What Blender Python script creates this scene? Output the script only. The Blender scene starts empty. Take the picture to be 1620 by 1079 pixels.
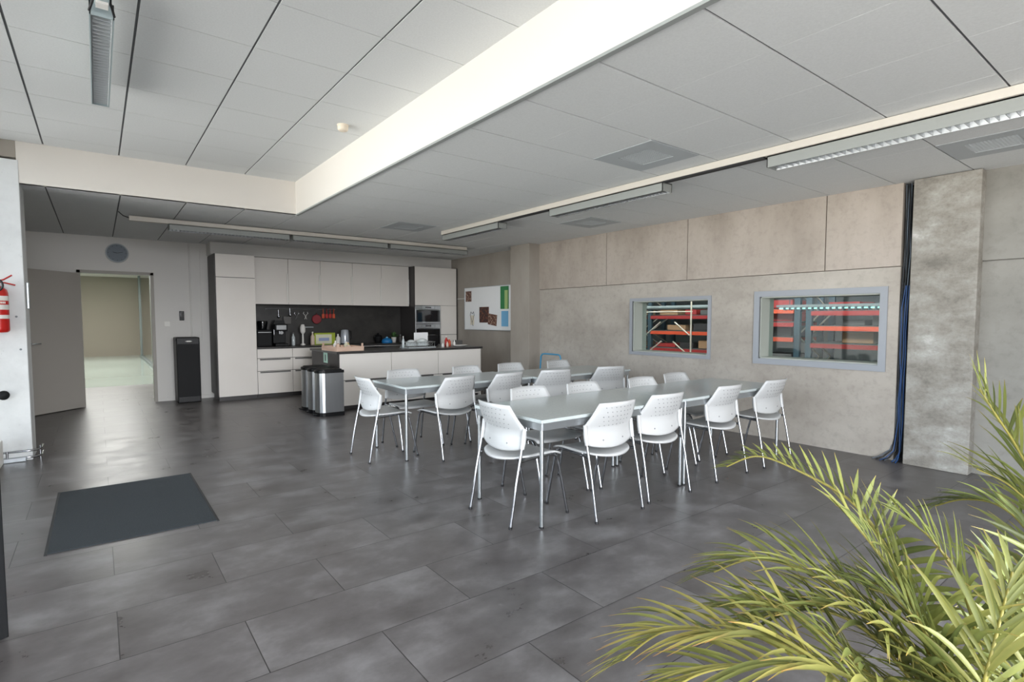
import bpy, bmesh, math, random
from mathutils import Vector, Matrix
random.seed(7)
sc = bpy.context.scene
col = sc.collection
PI = math.pi

# ------------------------------------------------------------------ camera, world, light, exposure
cd = bpy.data.cameras.new('camera'); cam = bpy.data.objects.new('camera', cd); col.objects.link(cam)
cam.location = (0, 0, 1.40)
cam.rotation_euler = (PI/2 - 0.0574, 0, -0.6524)
cd.sensor_width = 36; cd.lens = 857.4*36/1620; cd.shift_y = 14/1620; cd.clip_start = 0.05; cd.clip_end = 200
sc.camera = cam

world = bpy.data.worlds.new('world'); sc.world = world; world.use_nodes = True
bg = world.node_tree.nodes['Background']
# bluish overcast sky above, warm glow added below the horizon to lift the ceilings
_n = world.node_tree.nodes; _l = world.node_tree.links
_tc = _n.new('ShaderNodeTexCoord'); _sp = _n.new('ShaderNodeSeparateXYZ'); _cr = _n.new('ShaderNodeValToRGB')
_mr = _n.new('ShaderNodeMapRange'); _mr.inputs[1].default_value = -1; _mr.inputs[2].default_value = 1
_l.new(_tc.outputs['Generated'], _sp.inputs[0]); _l.new(_sp.outputs[2], _mr.inputs[0]); _l.new(_mr.outputs[0], _cr.inputs[0])
_cr.color_ramp.elements[0].position = .46; _cr.color_ramp.elements[0].color = (1.5, 1.4, 1.28, 1)
_cr.color_ramp.elements[1].position = .54; _cr.color_ramp.elements[1].color = (1.15, 1.20, 1.28, 1)
# made-up ground glow: bright toward the left, dark elsewhere, to steer the light
_mx = _n.new('ShaderNodeMix'); _mx.data_type = 'RGBA'; _m2 = _n.new('ShaderNodeMapRange'); _m2.interpolation_type = 'SMOOTHSTEP'
_m2.inputs[1].default_value = -.85; _m2.inputs[2].default_value = -.25; _m2.inputs[3].default_value = 1; _m2.inputs[4].default_value = 0
_l.new(_sp.outputs[0], _m2.inputs[0]); _c2 = _n.new('ShaderNodeValToRGB')
_c2.color_ramp.elements[0].position = .46; _c2.color_ramp.elements[0].color = (.22, .20, .18, 1)
_c2.color_ramp.elements[1].position = .54; _c2.color_ramp.elements[1].color = (2.3, 2.36, 2.46, 1)
_l.new(_mr.outputs[0], _c2.inputs[0]); _l.new(_m2.outputs[0], _mx.inputs[0]); _l.new(_c2.outputs[0], _mx.inputs[6]); _l.new(_cr.outputs[0], _mx.inputs[7])
_l.new(_mx.outputs[2], bg.inputs[0]); bg.inputs[1].default_value = 6.6
sc.cycles.diffuse_bounces = 8; sc.cycles.max_bounces = 14

def area(name, loc, rot, sx, sy, power, color=(1,1,1), portal=False, spread=None):
    ld = bpy.data.lights.new(name, 'AREA'); ld.shape = 'RECTANGLE'; ld.size = sx; ld.size_y = sy
    ld.energy = power; ld.color = color
    if portal: ld.cycles.is_portal = True
    if spread: ld.spread = spread
    o = bpy.data.objects.new(name, ld); o.location = loc; o.rotation_euler = rot; col.objects.link(o)
    return o
# daylight enters through the glazed facade on the left and the glazed wall behind the camera
area('daylight_portal', (-1.22, 1.95, 1.65), (0, -PI/2, 0), 2.8, 10.3, 1, portal=True)
area('daylight_portal_rear', (.75, -3.32, 1.60), (PI/2, 0, 0), 3.6, 2.9, 1, portal=True)

sc.view_settings.view_transform = 'Standard'; sc.view_settings.look = 'None'
sc.view_settings.gamma = 1; sc.view_settings.use_curve_mapping = False
sc.view_settings.exposure = 1.06

# ------------------------------------------------------------------ materials
def sl(c):
    return tuple(((x/255)/12.92 if x/255 <= .04045 else ((x/255+.055)/1.055)**2.4) for x in c)
M = {}
def mat(name, rgb, rough=.5, metal=0, spec=.5, emit=None, estr=0, coat=0):
    m = bpy.data.materials.new(name); m.use_nodes = True
    b = m.node_tree.nodes['Principled BSDF']
    c = sl(rgb)
    b.inputs['Base Color'].default_value = (*c, 1); b.inputs['Roughness'].default_value = rough
    b.inputs['Metallic'].default_value = metal; b.inputs['Specular IOR Level'].default_value = spec
    if emit: b.inputs['Emission Color'].default_value = (*sl(emit), 1); b.inputs['Emission Strength'].default_value = estr
    if coat: b.inputs['Coat Weight'].default_value = coat
    M[name] = m; return m
def noisy(name, stops, scale=(3,3,3), detail=6, rough=.7, nrough=.6, bump=0, rough_var=0, fine=None, metal=0, spec=.5):
    """principled material whose colour comes from one stretched noise through a ramp"""
    m = mat(name, (128,128,128), rough, metal, spec); nt = m.node_tree; N = nt.nodes; L = nt.links; b = N['Principled BSDF']
    tc = N.new('ShaderNodeTexCoord'); mp = N.new('ShaderNodeMapping'); mp.inputs['Scale'].default_value = scale
    n = N.new('ShaderNodeTexNoise'); n.inputs['Scale'].default_value = 1; n.inputs['Detail'].default_value = detail; n.inputs['Roughness'].default_value = nrough
    r = N.new('ShaderNodeValToRGB'); r.color_ramp.elements.remove(r.color_ramp.elements[0])
    for i, (p, c) in enumerate(stops):
        e = r.color_ramp.elements[0] if i == 0 else r.color_ramp.elements.new(p)
        e.position = p; e.color = (*sl(c), 1)
    L.new(tc.outputs['Object'], mp.inputs[0]); L.new(mp.outputs[0], n.inputs['Vector']); L.new(n.outputs[0], r.inputs[0])
    out = r.outputs[0]
    if fine:
        n2 = N.new('ShaderNodeTexNoise'); n2.inputs['Scale'].default_value = fine[0]; n2.inputs['Detail'].default_value = 8; n2.inputs['Roughness'].default_value = .7
        L.new(tc.outputs['Object'], n2.inputs['Vector'])
        r2 = N.new('ShaderNodeValToRGB'); r2.color_ramp.elements[0].position = fine[1]; r2.color_ramp.elements[1].position = fine[2]
        v = fine[3]; r2.color_ramp.elements[0].color = (v, v, v, 1); r2.color_ramp.elements[1].color = (1, 1, 1, 1)
        L.new(n2.outputs[0], r2.inputs[0])
        mx = N.new('ShaderNodeMix'); mx.data_type = 'RGBA'; mx.blend_type = 'MULTIPLY'; mx.inputs[0].default_value = 1
        L.new(out, mx.inputs[6]); L.new(r2.outputs[0], mx.inputs[7]); out = mx.outputs[2]
    L.new(out, b.inputs['Base Color'])
    if bump:
        bp = N.new('ShaderNodeBump'); bp.inputs['Strength'].default_value = bump; bp.inputs['Distance'].default_value = .01
        L.new(n.outputs[0], bp.inputs['Height']); L.new(bp.outputs[0], b.inputs['Normal'])
    return m

def floor_material():
    m = mat('floor_tile', (90,88,88), .3, 0, .5); nt = m.node_tree; N = nt.nodes; L = nt.links; b = N['Principled BSDF']
    tc = N.new('ShaderNodeTexCoord')
    mp = N.new('ShaderNodeMapping'); mp.inputs['Location'].default_value = (.444, .0875, 0); L.new(tc.outputs['Object'], mp.inputs[0])
    br = N.new('ShaderNodeTexBrick'); br.offset = .5; br.offset_frequency = 2; br.squash = 1
    br.inputs['Scale'].default_value = 1; br.inputs['Brick Width'].default_value = .94; br.inputs['Row Height'].default_value = .4625
    br.inputs['Mortar Size'].default_value = .0022; br.inputs['Mortar Smooth'].default_value = .1; br.inputs['Bias'].default_value = 0
    br.inputs['Color1'].default_value = (0, 0, 0, 1); br.inputs['Color2'].default_value = (1, 1, 1, 1); br.inputs['Mortar'].default_value = (.5, .5, .5, 1)
    L.new(mp.outputs[0], br.inputs['Vector'])
    # clouds, shifted per tile so the pattern breaks at the joints
    sx = N.new('ShaderNodeVectorMath'); sx.operation = 'MULTIPLY_ADD'
    L.new(br.outputs['Color'], sx.inputs[0]); sx.inputs[1].default_value = (31, 23, 0); L.new(tc.outputs['Object'], sx.inputs[2])
    mp2 = N.new('ShaderNodeMapping'); mp2.inputs['Scale'].default_value = (1.5, 2.0, 1); L.new(sx.outputs[0], mp2.inputs[0])
    n = N.new('ShaderNodeTexNoise'); n.inputs['Scale'].default_value = 1.7; n.inputs['Detail'].default_value = 10; n.inputs['Roughness'].default_value = .64
    n.inputs['Distortion'].default_value = 0
    L.new(mp2.outputs[0], n.inputs['Vector'])
    r = N.new('ShaderNodeValToRGB'); cr = r.color_ramp
    cr.elements[0].position = .30; cr.elements[0].color = (*sl((76,72,71)), 1)
    cr.elements[1].position = .72; cr.elements[1].color = (*sl((128,126,127)), 1)
    e = cr.elements.new(.5); e.color = (*sl((98,95,95)), 1)
    L.new(n.outputs[0], r.inputs[0])
    # per tile tone
    tn = N.new('ShaderNodeMapRange'); tn.inputs[3].default_value = .92; tn.inputs[4].default_value = 1.06; L.new(br.outputs['Color'], tn.inputs[0])
    mu = N.new('ShaderNodeMix'); mu.data_type = 'RGBA'; mu.blend_type = 'MULTIPLY'; mu.inputs[0].default_value = 1
    L.new(r.outputs[0], mu.inputs[6]); L.new(tn.outputs[0], mu.inputs[7])
    mx = N.new('ShaderNodeMix'); mx.data_type = 'RGBA'; L.new(br.outputs['Fac'], mx.inputs[0]); L.new(mu.outputs[2], mx.inputs[6])
    mx.inputs[7].default_value = (*sl((44,42,43)), 1)
    L.new(mx.outputs[2], b.inputs['Base Color'])
    rr = N.new('ShaderNodeMapRange'); rr.inputs[1].default_value = .3; rr.inputs[2].default_value = .7; rr.inputs[3].default_value = .26; rr.inputs[4].default_value = .42
    L.new(n.outputs[0], rr.inputs[0]); L.new(rr.outputs[0], b.inputs['Roughness'])
    bp = N.new('ShaderNodeBump'); bp.inputs['Strength'].default_value = .25; bp.inputs['Distance'].default_value = .002; bp.invert = True
    L.new(br.outputs['Fac'], bp.inputs['Height']); 
    bp2 = N.new('ShaderNodeBump'); bp2.inputs['Strength'].default_value = .08; bp2.inputs['Distance'].default_value = .004
    L.new(bp.outputs[0], b.inputs['Normal'])
floor_material()

noisy('concrete', [(.3,(150,143,134)),(.5,(170,163,154)),(.72,(186,180,171))], (.9,.9,1.4), 9, .85, .62, .25, fine=(14,.33,.5,.86))
noisy('concrete_upper', [(.3,(152,142,132)),(.5,(171,161,151)),(.72,(186,176,167))], (1.6,1.6,.7), 9, .85, .6, .2, fine=(16,.33,.5,.88))
noisy('concrete_column', [(.3,(118,114,107)),(.48,(146,142,134)),(.62,(164,162,156)),(.75,(196,196,192))], (3.2,3.2,5.5), 10, .85, .68, .35, fine=(30,.36,.5,.85))
noisy('concrete_near_shaded', [(.3,(130,128,122)),(.5,(144,142,136)),(.72,(156,153,147))], (.9,.9,1.4), 9, .85, .62, .25, fine=(14,.33,.5,.88))  # same concrete toned down; the near wall's dimmer light is put into the colour
noisy('concrete_smooth', [(.3,(144,137,128)),(.5,(156,149,140)),(.75,(168,162,154))], (1.3,1.3,.8), 8, .85, .6, .15)
noisy('concrete_white', [(.3,(200,202,202)),(.5,(216,218,218)),(.75,(226,228,229))], (2,2,2), 8, .8, .6, .15, fine=(20,.28,.36,.75))
mat('wall_white', (214,212,208), .85)
mat('soffit_white', (222,217,210), .8)
noisy('ceiling_tile', [(.3,(212,214,214)),(.7,(219,221,221))], (90,90,90), 3, .9, .5, .05)
mat('ceiling_gap', (104,106,108), .8)
mat('grid_metal', (150,154,152), .5)
mat('plastic_white', (190,191,191), .32)
mat('chrome', (168,170,174), .14, 1)
mat('leg_metal', (190,194,196), .28, 1)
mat('rubber', (28,28,30), .6)
mat('hole', (128,130,132), .8)
noisy('table_laminate', [(.3,(182,190,190)),(.7,(190,198,198))], (60,60,60), 3, .2, .5)
mat('alu', (188,193,197), .3, .85)
noisy('cabinet_front', [(.3,(226,221,214)),(.7,(230,225,219))], (2,2,2), 3, .38, .5)
mat('cabinet_dark', (52,49,48), .45)
noisy('counter_dark', [(.3,(44,43,43)),(.7,(62,60,59))], (12,12,12), 6, .3, .6)
noisy('splash_dark', [(.3,(38,36,35)),(.5,(48,46,44)),(.75,(62,59,56))], (4,4,4), 8, .4, .6)
mat('handle_dark', (90,88,86), .5)
noisy('steel', [(.3,(174,176,178)),(.7,(180,182,184))], (30,30,1), 3, .3, .5, metal=.9)
mat('black_plastic', (13,14,16), .45, 0, .3)
mat('black_glass', (12,14,17), .06)
mat('black_matt', (17,18,20), .6, 0, .25)
noisy('mat_fibre', [(.3,(36,42,46)),(.7,(50,57,61))], (160,160,160), 4, .95, .6, .5)
mat('mat_edge', (28,31,34), .6)
mat('red_paint', (196,30,24), .3)
mat('label_white', (230,228,222), .5)
mat('hose_black', (20,20,22), .4)
mat('door_paint', (168,163,156), .5)
mat('door_frame', (150,146,138), .5)
mat('window_frame', (148,152,158), .45)
mat('reveal', (176,180,172), .6)
mat('cable_grey', (96,106,116), .5)
mat('cable_blue', (38,74,124), .45)
mat('cable_black', (24,26,30), .5)
mat('dark_void', (16,16,17), .9)
mat('trolley_blue', (70,150,190), .35)
mat('board_white', (240,242,243), .2)
mat('paper_green', (58,130,80), .7); mat('paper_lime', (170,196,130), .7); mat('paper_blue', (120,180,220), .7)
mat('paper_cream', (222,214,196), .7); mat('paper_mint', (190,224,208), .7)
mat('ink', (50,52,56), .7)
noisy('photo_brown', [(.3,(40,32,34)),(.5,(110,70,56)),(.7,(200,180,160))], (28,28,28), 4, .5, .6)
noisy('photo_dark', [(.3,(24,22,36)),(.5,(70,44,40)),(.7,(150,90,60))], (22,22,22), 4, .5, .6)
noisy('crate_wood', [(.3,(206,172,152)),(.7,(222,194,174))], (3,3,20), 5, .7, .5)
mat('box_lime', (160,176,50), .6); mat('box_cream', (214,214,190), .6); mat('box_blue', (150,160,196), .6)
mat('bright_blue', (30,118,180), .4)
mat('red_plastic', (176,34,30), .4); mat('red_dark', (130,22,34), .5); mat('orange_plastic', (200,76,40), .4)
mat('ceramic', (226,224,220), .25); mat('glassy', (190,198,200), .1, 0, .7)
mat('bottle_cream', (208,188,172), .4); mat('kettle', (182,188,196), .25, .3)
mat('plant_green', (60,96,48), .6)
mat('detector', (226,214,196), .5)
mat('luminaire', (142,145,142), .5)
mat('trunking', (200,194,184), .5)
mat('luminaire_teal', (160,174,178), .45)
mat('tube_glow', (255,255,255), .5, emit=(230,245,245), estr=1.6)
mat('tube_teal', (200,240,235), .5, emit=(170,225,215), estr=.7); mat('vent_metal', (176,181,184), .6); mat('vent_dark', (118,124,128), .6)
mat('steel_orange', (196,74,40), .5); mat('steel_red', (150,40,36), .5)
mat('steel_teal', (44,66,74), .5); mat('brace', (206,196,178), .5); mat('carton', (150,116,84), .8)
mat('warehouse_wall', (74,78,76), .9); mat('warehouse_floor', (84,82,78), .6)
mat('duct', (112,120,118), .55)
mat('next_wall', (146,138,126), .8); 
mat('next_floor', (176,188,180), .12)
mat('dial_grey', (128,136,144), .7, 0, .2); mat('soil', (50,38,30), .95); mat('pot', (70,72,74), .5)
mat('rachis', (168,158,70), .45)

def glass_mat(name, tint, refl=1.0):
    m = bpy.data.materials.new(name); m.use_nodes = True; nt = m.node_tree; N = nt.nodes; L = nt.links
    N.remove(N['Principled BSDF']); out = N['Material Output']
    t = N.new('ShaderNodeBsdfTransparent'); t.inputs[0].default_value = (*tint, 1)
    g = N.new('ShaderNodeBsdfGlossy'); g.inputs['Roughness'].default_value = .02
    f = N.new('ShaderNodeFresnel'); f.inputs[0].default_value = 1.5
    mu = N.new('ShaderNodeMath'); mu.operation = 'MULTIPLY'; mu.inputs[1].default_value = refl; L.new(f.outputs[0], mu.inputs[0])
    mx = N.new('ShaderNodeMixShader'); L.new(mu.outputs[0], mx.inputs[0]); L.new(t.outputs[0], mx.inputs[1]); L.new(g.outputs[0], mx.inputs[2])
    L.new(mx.outputs[0], out.inputs[0]); M[name] = m
glass_mat('glass', (.9,.94,.93), .28)
glass_mat('glass_green', (.62,.78,.70), 2.0)
glass_mat('facade_glass', (.56,.58,.59), 1.0)   # grey tint added to dim the daylight from the left

def leaf_mat():
    m = mat('leaf', (120,130,60), .42); nt = m.node_tree; N = nt.nodes; L = nt.links; b = N['Principled BSDF']
    a = N.new('ShaderNodeAttribute'); a.attribute_name = 'leafcol'
    n = N.new('ShaderNodeTexNoise'); n.inputs['Scale'].default_value = 9
    tc = N.new('ShaderNodeTexCoord'); L.new(tc.outputs['Object'], n.inputs['Vector'])
    mr = N.new('ShaderNodeMapRange'); mr.inputs[3].default_value = .75; mr.inputs[4].default_value = 1.25; L.new(n.outputs[0], mr.inputs[0])
    mu = N.new('ShaderNodeMix'); mu.data_type = 'RGBA'; mu.blend_type = 'MULTIPLY'; mu.inputs[0].default_value = 1
    L.new(a.outputs['Color'], mu.inputs[6]); L.new(mr.outputs[0], mu.inputs[7]); L.new(mu.outputs[2], b.inputs['Base Color'])
    # thin leaves let some light through
    tr = N.new('ShaderNodeBsdfTranslucent'); L.new(mu.outputs[2], tr.inputs[0])
    mx = N.new('ShaderNodeMixShader'); mx.inputs[0].default_value = .3
    L.new(b.outputs[0], mx.inputs[1]); L.new(tr.outputs[0], mx.inputs[2]); L.new(mx.outputs[0], N['Material Output'].inputs[0])
leaf_mat()

# ------------------------------------------------------------------ mesh helpers
class MB:
    def __init__(s): s.v = []; s.f = []; s.m = []; s.s = []; s.mats = []; s.cur = 0; s.c = None
    def use(s, m):
        if m not in s.mats: s.mats.append(m)
        s.cur = s.mats.index(m); return s
    def add(s, vs, fs, smooth=False):
        o = len(s.v); s.v += [tuple(v) for v in vs]
        for f in fs: s.f.append([i+o for i in f]); s.m.append(s.cur); s.s.append(smooth)
    def box(s, a, b, bev=0):
        x0, x1 = sorted((a[0], b[0])); y0, y1 = sorted((a[1], b[1])); z0, z1 = sorted((a[2], b[2]))
        if bev <= 0:
            vs = [(x0,y0,z0),(x1,y0,z0),(x1,y1,z0),(x0,y1,z0),(x0,y0,z1),(x1,y0,z1),(x1,y1,z1),(x0,y1,z1)]
            s.add(vs, [(0,3,2,1),(4,5,6,7),(0,1,5,4),(1,2,6,5),(2,3,7,6),(3,0,4,7)])
        else:
            bm = bmesh.new(); bmesh.ops.create_cube(bm, size=1)
            for v in bm.verts: v.co = ((x0+x1)/2+v.co.x*(x1-x0), (y0+y1)/2+v.co.y*(y1-y0), (z0+z1)/2+v.co.z*(z1-z0))
            bmesh.ops.bevel(bm, geom=bm.edges[:], offset=bev, segments=2, affect='EDGES', profile=.5)
            bm.verts.index_update(); s.add([v.co[:] for v in bm.verts], [[v.index for v in f.verts] for f in bm.faces]); bm.free()
        return s
    def xbox(s, c, hx, hy, hz, mtx):
        vs = [mtx @ Vector((c[0]+i*hx, c[1]+j*hy, c[2]+k*hz)) for k in (-1,1) for (i,j) in ((-1,-1),(1,-1),(1,1),(-1,1))]
        s.add(vs, [(0,3,2,1),(4,5,6,7),(0,1,5,4),(1,2,6,5),(2,3,7,6),(3,0,4,7)]); return s
    def tube(s, pts, r, n=10, caps=True):
        pts = [Vector(p) for p in pts]; rs = r if isinstance(r, (list, tuple)) else [r]*len(pts)
        rings = []; up = None
        for i, p in enumerate(pts):
            t = (pts[min(i+1, len(pts)-1)] - pts[max(i-1, 0)]).normalized()
            if up is None: up = Vector((0,0,1)) if abs(t.z) < .9 else Vector((1,0,0))
            a = t.cross(up); 
            if a.length < 1e-4: a = t.cross(Vector((0,1,0)))
            a.normalize(); b = a.cross(t).normalized(); up = b
            rings.append([p + (a*math.cos(k*2*PI/n) + b*math.sin(k*2*PI/n))*rs[i] for k in range(n)])
        vs = [v for rg in rings for v in rg]; fs = []
        for i in range(len(pts)-1):
            for k in range(n): fs.append((i*n+k, i*n+(k+1)%n, (i+1)*n+(k+1)%n, (i+1)*n+k))
        s.add(vs, fs, True)
        if caps:
            s.add(rings[0], [tuple(range(n))]); s.add(rings[-1], [tuple(reversed(range(n)))])
        return s
    def lathe(s, prof, c=(0,0,0), n=20, ax='z'):
        vs = []; fs = []
        for r, h in prof:
            for k in range(n):
                a = k*2*PI/n; p = (r*math.cos(a), r*math.sin(a), h)
                if ax == 'y': p = (p[0], p[2], p[1])
                if ax == 'x': p = (p[2], p[0], p[1])
                vs.append((c[0]+p[0], c[1]+p[1], c[2]+p[2]))
        for i in range(len(prof)-1):
            for k in range(n): fs.append((i*n+k, i*n+(k+1)%n, (i+1)*n+(k+1)%n, (i+1)*n+k))
        s.add(vs, fs, True)
        s.add(vs[:n], [tuple(reversed(range(n)))]); s.add(vs[-n:], [tuple(range(n))]); return s
    def prism(s, poly, z0, z1, axis='z'):
        n = len(poly)
        def P(p, h): return {'z': (p[0], p[1], h), 'y': (p[0], h, p[1]), 'x': (h, p[0], p[1])}[axis]
        vs = [P(p, z0) for p in poly] + [P(p, z1) for p in poly]
        s.add(vs, [tuple(reversed(range(n))), tuple(range(n, 2*n))] + [(i, (i+1) % n, n+(i+1) % n, n+i) for i in range(n)]); return s
    def build(s, name, m=None, parent=None, fix=True):
        me = bpy.data.meshes.new(name)
        me.from_pydata(s.v, [], s.f); mats = s.mats if s.mats else [m]
        for k in mats: me.materials.append(M[k])
        if s.mats: me.polygons.foreach_set('material_index', s.m)
        me.polygons.foreach_set('use_smooth', s.s)
        if fix:
            bm = bmesh.new(); bm.from_mesh(me); bmesh.ops.recalc_face_normals(bm, faces=bm.faces[:]); bm.to_mesh(me); bm.free()
        me.update()
        o = bpy.data.objects.new(name, me); col.objects.link(o)
        if parent: o.parent = parent
        return o
def B(a, b, bev=0): return MB().box(a, b, bev)
def tag(o, label=None, cat=None, group=None, kind=None):
    if label: o['label'] = label
    if cat: o['category'] = cat
    if group: o['group'] = group
    if kind: o['kind'] = kind
    return o
def thing(name, label, cat, loc=(0,0,0), rz=0, group=None):
    o = bpy.data.objects.new(name, None); o.empty_display_size = .1; col.objects.link(o)
    o.location = loc; o.rotation_euler = (0,0,rz); return tag(o, label, cat, group)
def struct(name, mb, m=None, parent=None):
    o = mb.build(name, m, parent)
    if not parent: o['kind'] = 'structure'
    return o
def copy_tree(o, parent=None):
    c = o.copy(); col.objects.link(c); c.parent = parent
    for ch in list(o.children): copy_tree(ch, c)
    return c

# ------------------------------------------------------------------ the room
XW, XL, YB, YR = 6.22, -1.10, 10.87, -3.0       # right wall, left facade, kitchen wall, wall behind
ZL, ZH, XS, YS = 2.705, 3.11, 2.03, 7.13       # low and high ceiling, soffit planes
YD = 10.87
struct('floor', B((-1.4, -3.5, -.1), (6.9, 13.9, 0)), 'floor_tile')

# kitchen side wall with the doorway (x -0.19..0.73, z 0..2.13)
w = MB().box((-1.3, YD, 0), (-.20, YD+.14, ZL)).box((-.20, YD, 2.13), (.73, YD+.14, ZL)).box((.73, YD, 0), (6.5, YD+.14, ZL))
struct('wall_back', w, 'wall_white')
t = MB()
for a, b in (((-.235,YD-.02,0),(-.19,YD+.16,2.16)), ((.725,YD-.02,0),(.77,YD+.16,2.16)), ((-.235,YD-.02,2.12),(.77,YD+.16,2.165))): t.box(a, b)
struct('trim_1', t, 'door_frame')
# door leaf, swung into the room
dl = tag(bpy.data.objects.new('door_1', None), kind='structure'); col.objects.link(dl)
dl.location = (-.21, YD-.03, 0); dl.rotation_euler = (0, 0, PI + math.radians(44))
B((0, -.02, .012), (.86, .02, 2.11), .003).build('door_leaf', 'door_paint', dl)
hd = MB()
for s in (-1, 1): hd.tube([(.80, s*.02, 1.04), (.80, s*.065, 1.04), (.68, s*.065, 1.04)], .009, 8); hd.lathe([(.024,0),(.024,.006*s)], (.80, s*.02, 1.04), 12, 'y')
hd.build('door_handle', 'leg_metal', dl)
struct('baseboard_back', MB().box((.78, YD-.012, 0), (1.56, YD, .06)), 'wall_white')
# box above the kitchen units
struct('trim_2', B((1.56, 10.47, 2.50), (6.30, YD, ZL)), 'wall_white')

# right wall: lower and upper concrete panels, with two window openings, column strips and the cable slot
def panels(xf, y0, y1, joints, z0, z1, mb, holes=()):
    ys = [y0] + [j for j in joints if y0 < j < y1] + [y1]
    for a, b in zip(ys[:-1], ys[1:]):
        ga = .005 if a != y0 else 0; gb = .005 if b != y1 else 0
        mb.box((xf, a+ga, z0), (xf+.26, b-gb, z1))
W1 = (4.00, 5.235, .925, 1.65); W2 = (2.08, 3.32, .935, 1.655)   # openings y0,y1,z0,z1
lw = MB()
ys = [1.92, W2[0], W2[1], W1[0], W1[1], 7.33]
lw.box((XW, 1.92, 0), (XW+.26, W2[0], 1.905)); lw.box((XW, W2[1], 0), (XW+.26, W1[0], 1.905)); lw.box((XW, W1[1], 0), (XW+.26, 7.34, 1.905))
for a, b, c, d in (W1, W2): lw.box((XW, a, 0), (XW+.26, b, c)); lw.box((XW, a, d), (XW+.26, b, 1.905))
struct('wall_right', lw, 'concrete')
up = MB(); panels(XW-.012, 1.92, 7.34, (2.61, 4.32, 5.75), 1.912, ZL, up); struct('wall_right', up, 'concrete_upper')
struct('wall_right', MB().box((XW+.05, 1.92, 1.90), (XW+.2, 7.3, 1.915)), 'concrete_smooth')
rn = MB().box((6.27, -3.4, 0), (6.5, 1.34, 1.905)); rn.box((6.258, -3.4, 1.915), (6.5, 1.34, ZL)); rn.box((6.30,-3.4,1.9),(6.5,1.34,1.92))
struct('wall_right', rn, 'concrete_near_shaded')
struct('wall_right', MB().box((6.30, 7.80, 0), (6.5, 11.0, ZL)), 'concrete_smooth')
struct('wall_right', MB().box((6.38, 1.80, 0), (6.5, 1.95, ZL)), 'dark_void')
c1 = MB().box((6.13, 1.318, 0), (6.45, 1.815, ZL-.005), .008)
struct('trim_3', c1, 'concrete_column')
c2 = MB().box((5.97, 7.33, 0), (6.45, 7.86, ZL), .006)
struct('trim_4', c2, 'concrete_smooth')

# ceilings: each tile a slab with thin dark joints between
def tiles(x0, x1, y0, y1, z, gx, gy, mb, skip=()):
    """grid of 0.605 x 0.6 slabs; gx = gap at the lines running along y, gy = at those along x"""
    X0, DX, Y0, DY = -.365, .6045, 1.387, .6005
    i0 = math.floor((x0-X0)/DX); j0 = math.floor((y0-Y0)/DY); i = i0
    while X0+i*DX < x1-.005:
        a, b = max(x0, X0+i*DX+gx/2), min(x1, X0+(i+1)*DX-gx/2); j = j0
        while Y0+j*DY < y1-.005:
            c, d = max(y0, Y0+j*DY+gy/2), min(y1, Y0+(j+1)*DY-gy/2)
            if b-a > .01 and d-c > .01 and (i, j) not in skip: mb.box((a, c, z), (b, d, z+.007))
            j += 1
        i += 1
vents = [(6, 2), (6, 9), (9, 6), (9, -1)]
low = MB().use('ceiling_tile')
tiles(XS+.02, 6.5, -3.3, YS, ZL, .0025, .012, low, vents)
tiles(-1.3, 6.5, YS, YB+.05, ZL, .014, .004, low, vents)
low.use('ceiling_gap').box((XS+.02, -3.4, ZL+.0075), (6.6, YB, ZL+.06)).box((-1.3, YS+.02, ZL+.0075), (XS+.02, YB, ZL+.06))
struct('ceiling', low)
hi = MB().use('ceiling_tile'); tiles(-1.3, XS+.02, -3.3, YS+.02, ZH, .014, .006, hi)
hi.use('ceiling_gap').box((-1.3, -3.4, ZH+.0075), (XS+.1, YS+.1, ZH+.06))
struct('ceiling', hi)
so = MB().use('soffit_white').box((XS, -3.25, ZL), (XS+.02, YS, ZH+.03)).box((-.57, YS, ZL), (XS+.02, YS+.02, ZH+.03))
so.use('grid_metal').box((XS-.004, -3.25, ZL-.012), (XS+.03, YS-.004, ZL+.004))
struct('trim_5', so)

struct('ceiling', B((-1.35, -3.45, 3.20), (6.6, 11.0, 3.30)), 'wall_white')  # unseen roof slab added to stop sky light leaking in above the ceilings

# left column carrying the beam end, dark wall behind it
struct('wall_left', MB().box((-1.3, 7.50, 0), (-1.1, YB+.1, ZL)), 'wall_white')
struct('wall_left', MB().box((-1.3, YS-.004, 0), (-.555, 7.50, 2.93), .006), 'concrete_white')
struct('trim_6', MB().box((-1.3, YS+.0, 2.95), (-.57, 7.50, ZH), .004), 'concrete_smooth')
g = tag(MB().box((-.90, YS-.06, 0), (-.60, YS-.005, .045), .006).build('column_plinth', 'alu'), 'flat metal cable plinth at the foot of the white column', 'plinth')
g = thing('corner_guard', 'bent metal tube guard around the foot of the white column', 'guard', (-.54, YS, 0))
for z in (.035, .10): MB().tube([(-.33, -.03, z), (-.06, -.035, z), (.005, -.03, z), (.035, 0, z), (.045, .06, z), (.045, .25, z)], .010, 8).build('tube', 'chrome', g)
MB().tube([(.040, .03, 0), (.040, .03, .13)], .010, 8).build('post', 'chrome', g)
MB().tube([(-.20, -.034, 0), (-.20, -.034, .11)], .010, 8).build('post', 'chrome', g)
s = MB().lathe([(.045,0),(.045,-.02),(.035,-.035),(.0,-.036)], (-.745, YS-.003, .66), 18, 'y').build('door_stop', 'black_matt')
tag(s, 'round black knob low on the white column at the left edge', 'door stop')
for k, (x, z) in enumerate(((-.605, 1.10), (-.625, 1.42))):
    tag(MB().lathe([(.010,0),(.010,-.004)], (x, YS-.0035, z), 12, 'y').build('anchor_hole', 'vent_dark'), ('small grey bolt in the white column, below the extinguisher', 'small dark bolt in the white column beside the extinguisher')[k], 'bolt')
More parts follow.
